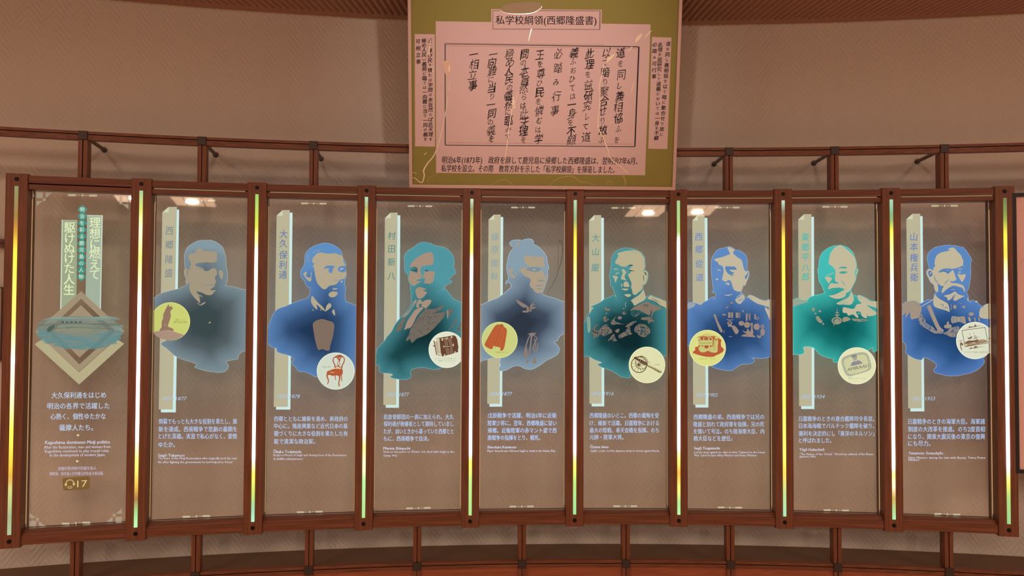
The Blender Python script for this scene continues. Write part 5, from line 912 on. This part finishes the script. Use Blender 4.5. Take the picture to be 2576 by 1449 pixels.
# ------------------------------------------------------------------ title panel
def title_panel():
    t, s, x0, x1 = panel_frame('title_panel', 'leftmost glass panel with the title on two pale strips over a diamond emblem', 0); s.lim = (x0 + .002, x1 - .002)
    A = (0, 430, K4); B = (0, 700, K4); C = (0, 1050, 400 / 1453.0)
    l = flat('title_strip', s, [V(A, [(563, 445), (705, 447), (697, 1140), (548, 1266)])], G((168, 182, 152), .85), 1, t)
    r_ = flat('title_strip', s, [V(A, [(793, 402), (937, 405), (920, 1266), (780, 1140)])], G((172, 192, 172), .85), 1, t)
    flat('strip_edge', s, [V(A, [(926, 404), (937, 405), (920, 1262), (910, 1262)]), V(A, [(793, 402), (937, 405), (937, 412), (793, 409)]), V(A, [(563, 445), (572, 445), (560, 1255), (548, 1262)])], G((206, 228, 206), .92), 1.4, t)
    ink = Ink(s, 1.8)
    for ch, y in zip('理想に燃えて', (470, 570, 665, 752, 852, 942)): p = V(A, [(867 - (y - 470) * .008, y)])[0]; ink.char(ch, p.x, p.y, 27, 3, 0.01)
    ink.done('title_lettering', G((222, 232, 190), .95), r_)
    ink = Ink(s, 1.8)
    for ch, y in zip('駆けぬけた人生', (515, 612, 705, 795, 887, 985, 1082)): p = V(A, [(636 - (y - 515) * .012, y)])[0]; ink.char(ch, p.x, p.y, 27, 3, 0.01)
    ink.done('title_lettering', G((222, 232, 190), .95), l)
    dm = []
    for i in range(11):
        y = 352 + i * 61.2; x = 752 - i * 1.0; w_ = 46 - i * .3
        dm.append(V(A, [(x - w_, y), (x, y - 44), (x + w_, y), (x, y + 44)]))
    chain = flat('diamond_chain', s, dm, G((70, 160, 148), .85), 2, t)
    ink = Ink(s, 2.6)
    for i, ch in enumerate('明治を彩る鹿児島の人物'): p = V(A, [(750 - i * 1.0, 352 + i * 61.2)])[0]; ink.char(ch, p.x, p.y, 11.5, 2, 0.02)
    ink.done('chain_lettering', G((198, 222, 196), .95), chain)
    # emblem: two diamonds crossed by a brushed picture of a building
    em = flat('diamond_emblem', s, [[V(B, [(722, 968), (315, 600), (390, 552), (722, 857), (1062, 552), (1133, 596)])], ], G((190, 184, 146), .88), 2, t)
    flat('emblem_diamond', s, [[V(B, [(740, 118), (1135, 482), (722, 852), (318, 487)]), V(B, [(740, 186), (1052, 482), (724, 786), (428, 482)])], V(B, [(738, 245), (990, 482), (725, 722), (486, 482)])], G((172, 156, 130), .85), 2.5, em)
    ramp_b = VS(B, [(352, 440), (330, 432), (352, 420), (340, 400), (375, 392), (395, 372), (440, 366), (560, 350), (720, 345), (940, 352), (1000, 348), (1092, 374), (1050, 384), (1060, 402), (1128, 430), (1096, 440), (1104, 470), (1084, 482), (1124, 500), (1098, 530), (1104, 552), (1060, 572), (1066, 598), (1010, 596), (1000, 618), (900, 640), (760, 652), (640, 640), (600, 652), (560, 630), (480, 614), (506, 596), (400, 596), (428, 582), (350, 540), (336, 505), (356, 490), (328, 470)])
    br = flat('brushed_picture', s, [ramp_b], brush('brushed grey green ink', (124, 146, 136), .85, .72), 3, em)
    flat('brush_stroke', s, [VS(B, [(335, 508), (352, 492), (338, 480), (420, 470), (520, 492), (640, 520), (800, 525), (960, 490), (1080, 470), (1108, 480), (1120, 510), (1094, 528), (1104, 552), (1060, 575), (1040, 600), (980, 612), (900, 640), (760, 650), (600, 638), (560, 628), (480, 612), (506, 596), (420, 594), (350, 540)])], brush('brushed teal ink', (98, 152, 160), .85, .62), 3.3, br)
    flat('building_roof', s, [VS(B, [(400, 375), (520, 352), (720, 360), (1000, 350), (1090, 374), (900, 382), (720, 376), (500, 382)])], brush('brushed pale ink', (150, 184, 176), .85, .6), 3.6, br)
    flat('building_eave', s, [VS(B, [(1040, 430), (1125, 436), (1100, 470), (1030, 460)])], brush('brushed pale ink', (140, 176, 176), .85, .55), 3.7, br)
    lines = [ST(B, [(420, 378 + i * 0), (720, 372), (1080, 372)], 3) for i in range(1)] + [ST(B, [(350, 425), (560, 415), (720, 412), (1110, 428)], 3, 5, 3), ST(B, [(420, 460), (700, 450), (1040, 462)], 3, 4, 3)] + [ST(B, [(360 + i * 17, 418), (362 + i * 17, 440 + (i * 7) % 22)], 3, 2) for i in range(10)] + [ST(B, [(860 + i * 14, 408), (862 + i * 14, 440 + (i * 5) % 24)], 3, 2) for i in range(17)] + [V(B, [(560 + i * 40, 392), (585 + i * 40, 392), (585 + i * 40, 408), (560 + i * 40, 408)]) for i in range(5)] + [VS(B, [(430, 470), (450, 440), (500, 425), (480, 470), (440, 490)])]
    flat('building_lines', s, lines, G((92, 112, 104), .75), 4, br)
    flat('building_light', s, [VS(B, [(620, 470), (700, 440), (780, 452), (840, 480), (720, 490)]), VS(B, [(520, 440), (600, 432), (590, 470), (520, 480)])], brush('brushed light ink', (160, 164, 136), .8, .5), 3.9, br)
    ink = Ink(s, 1)
    for l_, a, b, y in (('大久保利通をはじめ', 129.7, 266.4, 994), ('明治の各界で活躍した', 119.3, 275.5, 1021), ('心熱く、個性ゆたかな', 127, 265.8, 1047.3), ('薩摩人たち。', 149.9, 234.1, 1075.5)): ink.line(l_, a, y + .4, b, y - .4, 15, 3, 0.012)
    ink.done('introduction_text', G((190, 212, 240), .95), t)
    ink = Ink(s, 1)
    for l_, a, b, y, h, bo in (('Kagoshima dominates Meiji politics', 113.8, 276.3, 1112, 8.6, .03), ('After the Restoration, men and women from', 110.2, 277.7, 1124, 7.8, .008), ('Kagoshima continued to play crucial roles', 113, 273.3, 1134, 7.8, .008), ('in the development of modern Japan.', 125.4, 265.3, 1144, 7.8, .008)): ink.line(l_, a, y + .8, b, y - .8, h, 2, bo)
    ink.done('english_text', G((202, 206, 226), .92), t)
    ink = Ink(s, 1)
    for l_, a, b, y in (('活躍於明治時代的鹿兒島人', 145.2, 242.4, 1178), ('維新後，鹿兒島人仍然廣泛的在各方面活躍。', 125.4, 261.2, 1191)): ink.line(l_, a, y + .6, b, y - .6, 8.6, 2, 0.01)
    ink.done('chinese_text', G((190, 190, 214), .9), t)
    for x, y in ((196.2, 1094.8), (194.2, 1160.2)): flat('text_diamond', s, [Rv([(x - 4, y), (x, y - 3.2), (x + 4, y), (x, y + 3.2)])], G((224, 218, 170), .92), 1, t)
    ornament(s, t, 207.6, 491.6, 38, .5); ornament(s, t, 191, 1315.9, 37.5, -1.3)
    def corner(o, dx, dy):
        q = lambda pts: [Vector((o[0] + x * dx, o[1] + y * dy)) for x, y in pts]
        return [q([(0, 0), (15.8, 0), (15.8, 14.2), (0, 14.2)]), q([(15.8, 14.4), (22.8, 14.4), (22.8, 21.8), (15.8, 21.8)]), q([(23, .8), (40, .8), (23, 14.2)]), q([(0, 21.6), (15.5, 21.6), (0, 34.5)])]
    for o, dx, dy in (((91.9, 484.2), 1, 1), ((323.5, 492), -1, 1), ((74.8, 1324.5), 1, -1), ((306.5, 1313.8), -1, -1)):
        flat('corner_ornament', s, corner(o, dx, dy), G((176, 160, 138), .8), 1, t)
    bd = C
    rr = []
    for cx, cy, a0 in ((797, 562, -1.57), (794, 634, 0), (602, 646, 1.57), (595, 574, 3.14)):
        for j in range(6): rr.append((cx + 25 * math.cos(a0 + j * .314), cy + 22 * math.sin(a0 + j * .314)))
    b = flat('audio_guide_badge', s, [V(bd, rr)], G((112, 84, 34), .8), 2, t, label='olive rounded badge reading 17 with a headphones sign')
    band = [ST(bd, [(608, 610), (600, 590), (612, 576), (638, 570), (664, 574), (678, 588), (674, 606)], 7, 6, 7)]
    band = [ST(bd, [(607, 615), (606, 595), (618, 577), (640, 570), (662, 576), (674, 592), (672, 612)], 8), VS(bd, [(590, 612), (602, 598), (612, 602), (610, 626), (598, 624)]), VS(bd, [(688, 606), (676, 594), (666, 598), (670, 622), (680, 620)]), ST(bd, [(620, 628), (640, 634), (660, 626)], 5), ST(bd, [(616, 640), (640, 648), (664, 638)], 5)]
    flat('headphones_sign', s, band, G((214, 186, 130), .9), 3, b)
    ink = Ink(s, 3); p, q = V(bd, [(706, 606), (798, 600)]); ink.line('17', p.x, p.y, q.x, q.y, 17.5, 3, 0.0); ink.done('badge_number', G((224, 198, 146), .9), b)
title_panel()
for k in range(1, 9): PT = portrait_panel(k)

# ------------------------------------------------------------------ poster
def poster():
    # stands on the pillar tops, leaning a little towards the room
    zb = H2 + .0192 + Z0
    def onz(px, py):
        d = ray(px, py); tt = (zb - CAMP.z) / d.z; return CAMP + d * tt
    a, b = onz(1030, 475), onz(1698, 476)
    a = on_cyl(1030, 475, 8.217); b = on_cyl(1698, 476, 8.209); zb = (a.z + b.z) / 2; a.z = b.z = zb
    mid = (a + b) / 2; ex = Vector((b.x - a.x, b.y - a.y, 0)).normalized()
    nn = Vector((-ex.y, ex.x, 0)); tl = POSTER_TILT
    up = Vector((0, 0, 1)) * math.cos(tl) - nn * math.sin(tl); ny = ex.cross(up) * -1
    ny = up.cross(ex)
    M = Matrix(((ex.x, ny.x, up.x, mid.x), (ex.y, ny.y, up.y, mid.y), (ex.z, ny.z, up.z, mid.z), (0, 0, 0, 1)))
    t = thing('poster_board', 'large olive poster board of pink sheets with Japanese calligraphy hung above the glass panels', 'poster', M)
    W_ = (b - a).length / 2; s = Surf(M, 0.0)
    HT = (ZC + Z0 - .006 - mid.z) / math.cos(tl)
    bm = bmesh.new(); box(bm, -W_, W_, .003, .011, 0.0, HT); obj('backing_board', bm, plain('foam board', (196, 158, 140), .7), t)
    fr = plain('pale pink frame', (208, 172, 162), .5)
    for nm, q in (('frame_bar', (-W_, -W_ + .011, 0, HT)), ('frame_bar', (W_ - .011, W_, 0, HT)), ('frame_bar', (-W_ + .011, W_ - .011, 0, .012)), ('frame_bar', (-W_ + .011, W_ - .011, HT - .012, HT))):
        bm = bmesh.new(); box(bm, q[0], q[1], -.004, .004, q[2], q[3]); obj('frame_bar', bm, fr, t)
    def sheet(name, quad_, col, layer, **kw): return flat(name, s, [quad_], plain(name, col, .75, 0, .2), layer, t, **kw)
    s.depth = .003
    flat('olive_backing', s, [[Vector((-W_ + .011, .012)), Vector((W_ - .011, .012)), Vector((W_ - .011, HT - .012)), Vector((-W_ + .011, HT - .012))]], plain('olive card', (142, 132, 66), .8), 1, t, px=False)
    pk = (216, 184, 182)
    main = sheet('calligraphy_sheet', Rv([(1096, 53), (1637, 61), (1623, 441), (1097, 435)]), pk, 2)
    ti = sheet('title_sheet', Rv([(1235.7, 22.4), (1514, 24.5), (1513, 75), (1235.7, 74.5)]), pk, 3)
    ls = sheet('reading_strip', Rv([(1043, 85.3), (1093.6, 86), (1094.2, 369), (1044, 368)]), pk, 2.4)
    rs = sheet('reading_strip', Rv([(1640.6, 92.7), (1689.5, 94), (1679, 375), (1630.9, 374)]), pk, 2.4)
    bk = plain('black ink', (30, 22, 26), .7); gy = plain('grey printed line', (96, 70, 72), .7)
    L = lambda p, q, w0, w1=None: stroke(Rv([p, q]), w0, w1)
    flat('title_border', s, [L((1240, 26), (1509.8, 27.5), 1.3), L((1509.8, 27.5), (1509, 74), 2), L((1509, 74), (1240, 72.7), 1.2), L((1240, 72.7), (1240, 26), 1.2)], gy, 3.6, ti)
    ink = Ink(s, 3.8); ink.line('私学校綱領(西郷隆盛書)', 1246.8, 50, 1500.7, 51.3, 21.5, 3, 0.006); ink.done('title_lettering', bk, ti)
    flat('sheet_border', s, [L((1119.6, 110), (1607.5, 117.6), 1.5, 2.4), L((1607.5, 117.6), (1597.3, 369), 3.6, 3.2), L((1597.3, 369), (1120, 365), 1.8), L((1120, 365), (1119.6, 110), 2.2)], bk, 2.6, main)
    flat('sheet_fold', s, [L((1122, 115), (1604, 122), .8), L((1122, 359), (1590, 363), .8), L((1115, 108), (1520, 112), .7)], plain('faint pencil line', (170, 124, 120), .8), 2.5, main)
    cols = [('道を同し義相協ふを', 1561, 1551, 133, 352), ('以て暗り聚合せり故ふ', 1523, 1512, 133, 352), ('此理を益研究して道', 1482, 1472, 135, 345), ('義ふおひては一身を不顧', 1441, 1434, 133, 352), ('必踏み行事', 1402, 1395, 135, 278),
            ('王を尊ひ民を憐むは学', 1358, 1352, 138, 350), ('問の本旨然らは此天理を', 1317, 1315, 136, 352), ('極め人民の義務に臨みて', 1280, 1276, 136, 345), ('一向難に当り一同の義を', 1236, 1233, 136, 350), ('一相立事', 1190, 1186, 136, 215)]
    small = 'をにりふのてはしみひくらむお'
    for j, (tx, xa, xb, ya, yb) in enumerate(cols):
        ink = Ink(s, 2.8)
        for i, ch in enumerate(tx):
            f = i / (len(tx) - 1); big = ch not in small
            ink.char(ch, xa + (xb - xa) * f + ((i * 7 + j * 3) % 5 - 2) * .8, ya + (yb - ya) * f, 25 if big else 17, 4, -0.004 if (i + j) % 3 else 0.010, 0.28, .88, .14, wob=.05)
        ink.done('calligraphy_column', bk, main)
    ink = Ink(s, 2.8)
    for ln, a_, b_, y, y2 in (('明治6年(1873年)　政府を辞して鹿児島に帰郷した西郷隆盛は、翌明治7年6月、', 1111.6, 1604, 402, 405), ('私学校を設立。その際　教育方針を示した「私学校綱領」を揮毫しました。', 1109.8, 1546.5, 423, 427)):
        ink.line(ln, a_, y, b_, y2, 17.5, 2, 0.012, 0.12)
    ink.done('handwritten_caption', bk, main)
    for sh, cs in ((rs, [('道を同し義相協を以て暗に聚合せり故に', 1681, 1664, 110, 338), ('此理を益研究して道義においては一身を不顧', 1661, 1651, 112, 347), ('必踏み可行事', 1647, 1645, 112, 192)]),
                   (ls, [('王を尊び民を憐むは学問の本旨然らば此天理を', 1081, 1083, 102, 350), ('極め人民の義務に臨ては一向難に当り一同の義を', 1066, 1070, 102, 350), ('可相立事', 1051, 1052, 104, 155)])):
        ink = Ink(s, 3)
        for tx, xa, xb, ya, yb in cs:
            for i, ch in enumerate(tx):
                f = i / (len(tx) - 1); ink.char(ch, xa + (xb - xa) * f, ya + (yb - ya) * f, 11.5 if ch not in small else 8.5, 2, 0.02, .1)
        ink.done('strip_writing', bk, sh)
    # clear film: highlights on its creases and ripples painted pale, and a tape flap
    cr = plain('whitened crease of clear film', (244, 222, 196), .25, 0, .8)  # pale colour stands in for glints along the film creases
    Z1, Zr, Z3, Z4 = (1000, 230, 400 / 2229.0), (1350, 230, 400 / 2229.0), (1000, 0, 400 / 2415.0), (1350, 0, 400 / 2415.0)
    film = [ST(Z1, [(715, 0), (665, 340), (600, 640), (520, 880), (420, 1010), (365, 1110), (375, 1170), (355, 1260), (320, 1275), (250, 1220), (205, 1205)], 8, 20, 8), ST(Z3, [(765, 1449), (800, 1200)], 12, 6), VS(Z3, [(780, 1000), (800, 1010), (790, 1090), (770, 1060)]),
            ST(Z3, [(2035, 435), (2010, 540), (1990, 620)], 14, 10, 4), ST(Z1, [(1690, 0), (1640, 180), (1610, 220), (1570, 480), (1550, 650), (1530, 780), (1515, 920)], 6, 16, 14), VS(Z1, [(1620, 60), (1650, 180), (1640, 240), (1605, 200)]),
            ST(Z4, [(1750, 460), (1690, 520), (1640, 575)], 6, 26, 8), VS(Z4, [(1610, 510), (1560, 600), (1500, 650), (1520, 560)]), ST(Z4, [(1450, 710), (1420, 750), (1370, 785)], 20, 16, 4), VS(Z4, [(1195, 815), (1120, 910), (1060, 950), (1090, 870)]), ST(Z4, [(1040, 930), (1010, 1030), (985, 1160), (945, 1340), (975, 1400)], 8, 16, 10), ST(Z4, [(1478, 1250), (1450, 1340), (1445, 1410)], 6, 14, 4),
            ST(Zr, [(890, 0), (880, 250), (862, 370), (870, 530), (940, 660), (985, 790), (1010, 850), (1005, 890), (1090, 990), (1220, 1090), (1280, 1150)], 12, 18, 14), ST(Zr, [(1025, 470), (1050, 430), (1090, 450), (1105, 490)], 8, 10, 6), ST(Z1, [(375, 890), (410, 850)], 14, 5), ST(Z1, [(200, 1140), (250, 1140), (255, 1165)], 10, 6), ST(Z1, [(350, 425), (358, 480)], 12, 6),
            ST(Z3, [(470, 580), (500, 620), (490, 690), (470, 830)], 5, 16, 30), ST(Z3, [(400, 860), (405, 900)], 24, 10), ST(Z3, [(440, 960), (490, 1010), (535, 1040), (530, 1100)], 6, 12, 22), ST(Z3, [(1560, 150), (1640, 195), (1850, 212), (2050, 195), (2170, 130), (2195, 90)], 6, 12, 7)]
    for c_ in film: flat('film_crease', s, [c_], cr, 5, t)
    flat('tape_flap', s, [VS(Z3, [(1560, 150), (1620, 80), (1760, 40), (1950, 28), (2120, 32), (2190, 70), (2170, 130), (2050, 190), (1850, 208), (1650, 192)])], plain('clear tape over olive card', (150, 124, 86), .5, 0, .3), 4.4, t)
    flat('film_ripple', s, [ST(Zr, [(180, 1320), (280, 1230), (420, 1190), (530, 1200), (620, 1270), (720, 1280), (830, 1320)], 10, 16, 8), ST(Zr, [(975, 1320), (1000, 1270), (1040, 1270), (1065, 1320)], 10), ST(Zr, [(1210, 1180), (1245, 1250), (1240, 1320)], 22, 26, 12), ST(Z1, [(440, 1310), (420, 1240), (480, 1190), (570, 1160)], 8, 12, 6), ST(Z1, [(1300, 1320), (1420, 1250), (1520, 1240), (1620, 1310)], 8, 14, 8)], plain('rippled film over olive card', (168, 150, 88), .4, 0, .5), 1.6, t)
    flat('film_flap', s, [VS(Z3, [(680, 932), (820, 945), (800, 1060), (775, 1190), (735, 1150), (705, 1040)])], plain('clear film flap', (224, 184, 162), .3, 0, .6), 4.2, t)
POSTER_TILT = math.radians(9.0)
poster()

# ------------------------------------------------------------------ neighbouring exhibits at both edges of the view
def side_board():
    o9 = on_cyl(2552.0, 850, R - .004); th = math.atan2(o9.x, o9.y); rad = R - .004
    c_, s_ = math.cos(th + .05), math.sin(th + .05)
    o = pol(rad, th, Z0); ex = Vector((c_, -s_, 0)); ny = Vector((s_, c_, 0))
    M = Matrix(((ex.x, ny.x, 0, o.x), (ex.y, ny.y, 0, o.y), (0, 0, 1, o.z), (0, 0, 0, 1)))
    t = thing('notice_board', 'tall black framed pink notice board beside the last pillar, only its edge showing', 'notice board', M)
    s = Surf(M, .010); z1, z0 = s.at(2556, 486).y, s.at(2562, 1190).y; w_ = .62; f = .013
    bm = bmesh.new()
    for q in ((0, f, z0, z1), (w_ - f, w_, z0, z1), (f, w_ - f, z1 - f, z1), (f, w_ - f, z0, z0 + f)): box(bm, q[0], q[1], .004, .024, q[2], q[3])
    obj('frame', bm, plain('black picture frame', (14, 10, 10), .5), t)
    bm = bmesh.new(); box(bm, f, w_ - f, .012, .02, z0 + f, z1 - f); obj('pink_sheet', bm, plain('pink plastic sheet', (232, 180, 174), .5), t)
    s2 = Surf(M, .0118); c = (2530, 470, 46 / 155.0)
    flat('white_writing', s2, [[EL(c, 128, 1180, 30, 42, 24), EL(c, 128, 1180, 25, 37, 24)], ST(c, [(155, 1315), (140, 1330), (122, 1355), (140, 1365), (160, 1362)], 8, 12, 8)], plain('white marker', (232, 190, 180), .5), 1, t)  # a pale ring and hook drawn on the sheet
    flat('sheet_crease', s2, [VS(c, [(105, 105), (130, 95), (140, 115), (118, 118)]), ST(c, [(125, 200), (140, 190), (160, 215)], 8, 16, 8), ST(c, [(115, 670), (135, 640), (160, 610)], 4, 8, 6)], plain('film crease', (226, 178, 160), .3), 1, t)
side_board()

def side_frame():
    th = th_p(0) - .0135; o = pol(RW - .03, th - .004, Z0); ex = Vector((math.cos(th), -math.sin(th), 0)); ny = Vector((math.sin(th), math.cos(th), 0))
    M = Matrix(((ex.x, ny.x, 0, o.x), (ex.y, ny.y, 0, o.y), (0, 0, 1, o.z), (0, 0, 0, 1)))
    t = thing('wall_board', 'thin brown edged board on the wall behind the first pillar, only its edge showing', 'board', M)
    s = Surf(M, 0); a = s.at(3.5, 722); b = s.at(3.5, 908)
    bm = bmesh.new(); box(bm, a.x - .4, a.x, .004, .028, b.y, a.y); obj('board', bm, plain('wall coloured board', (176, 146, 128), .7), t)
    bm = bmesh.new(); box(bm, a.x, a.x + .003, .0, .028, b.y, a.y); box(bm, a.x - .4, a.x, .0, .004, a.y - .003, a.y); obj('board_edging', bm, plain('dark brown edging', (70, 40, 28), .6), t)
    b2 = bmesh.new(); p, q = s.at(7.5, 601), s.at(7.5, 622)
    arc_prism(b2, grooved(RW - .03, RW - .001, q.y + Z0, p.y + Z0, (p.y + q.y) / 2 + Z0 - .002, (p.y + q.y) / 2 + Z0 + .002, .006), th - .06, math.atan2((M @ Vector((p.x, 0, 0))).x, (M @ Vector((p.x, 0, 0))).y), 12)
    tag(obj('wall_batten', b2, WOOD_H), 'short brown grooved batten on the wall behind the first pillar', 'rail')
side_frame()

# ------------------------------------------------------------------ ceiling lamps and added fill lights behind the viewer, spotlight over the poster
LRING = plain('white lamp ring', (220, 205, 190), .5)
LBOARD = glow('glowing lamp board', (236, 190, 152), 8.0)
BULB = glow('lamp glass', (255, 226, 190), 14.0)
LBL = ['ceiling light of pale boards mirrored in the title panel', 'ceiling light of pale boards mirrored in the house panel']
LBL2 = ['large round ceiling light on the title panel side of the room', 'large round ceiling light in the middle of the room', 'large round ceiling light on the ship panel side of the room']  # unseen round lights added for broad soft fill
for i, (x, y) in enumerate(LAMPS):
    M = Matrix.Translation((x, y, ZC + Z0))
    if i < 2:
        t = thing('ceiling_light', LBL[i], 'ceiling light', M, 'boarded ceiling lights')
        for sx in (-1, 0, 1):
            bm = bmesh.new(); w_ = .085 if sx == 0 else .05; cx = sx * .155
            box(bm, cx - w_, cx + w_, -.62, .45, -.012, -.0005); obj('light_board', bm, LBOARD, t)
        bm = bmesh.new(); bmesh.ops.create_uvsphere(bm, u_segments=20, v_segments=10, radius=.06)
        for v in bm.verts: v.co.z = min(v.co.z * .5, .0) - .0125
        obj('lamp_bulb', bm, BULB, t)
        lamp('ceiling light', 'AREA', (x, y, ZC + Z0 - .045), LAMP_POWER[i], WARM, .12)
    else:
        t = thing('round_ceiling_light', LBL2[i - 2], 'ceiling light', M, 'round ceiling lights')
        bm = bmesh.new(); n = 48
        a = [[bm.verts.new((r * math.cos(6.28318 * q / n), r * math.sin(6.28318 * q / n), z)) for q in range(n)] for r, z in ((.84, -.0005), (.84, -.06), (.80, -.06), (.80, -.0005))]
        for u, v in zip(a, a[1:]):
            for q in range(n): bm.faces.new((u[q], u[(q + 1) % n], v[(q + 1) % n], v[q]))
        obj('lamp_ring', bm, LRING, t)
        lamp('round ceiling light', 'AREA', (x, y, ZC + Z0 - .03), LAMP_POWER[i], WARM, 1.58)
t = thing('spotlight', 'small black ceiling spotlight aimed at the poster', 'spotlight', Matrix.Translation((SPOT_AT[0], SPOT_AT[1], ZC + Z0)))
bm = bmesh.new(); rod(bm, (0, 0, -.0005), (0, 0, -.05), .01); obj('stem', bm, BLACK, t)
bm = bmesh.new(); rod(bm, (0, -.06, -.045), (0, .03, -.085), .03); obj('spot_can', bm, BLACK, t)
lamp('poster spot', 'SPOT', (SPOT_AT[0], SPOT_AT[1] + .06, SPOT_AT[2] + .0), SPOT_POWER, (1, .84, .74), .03, aim=(0.04, 8.15, 2.46), spot_size=math.radians(70), spot_blend=1.0)
FL = ['far out on the title panel side', 'over the dog statue panel', 'over the chair panel', 'over the cannon panel', 'over the beer label panel', 'far out on the ship panel side']
for i, th in enumerate(FLOODS):
    o = pol(FLOOD_R, th, ZC + Z0); c_, s_ = math.cos(th), math.sin(th)
    t = thing('wall_spotlight', 'small black ceiling spotlight washing the curved wall, ' + FL[i], 'spotlight', Matrix(((c_, s_, 0, o.x), (-s_, c_, 0, o.y), (0, 0, 1, o.z), (0, 0, 0, 1))), 'spotlights washing the wall')
    bm = bmesh.new(); rod(bm, (0, 0, -.0005), (0, 0, -.05), .01); obj('stem', bm, BLACK, t)
    bm = bmesh.new(); rod(bm, (0, -.07, -.045), (0, .04, -.105), .045); obj('spot_can', bm, BLACK, t)
    f = pol(FLOOD_R + .055, th, ZC + Z0 - .112)
    lamp('wall spot', 'AREA', f, FLOOD_POWER, (1.0, .74, .55), .085, aim=pol(RW, th, Z0 - .1))
bpy.context.view_layer.update()
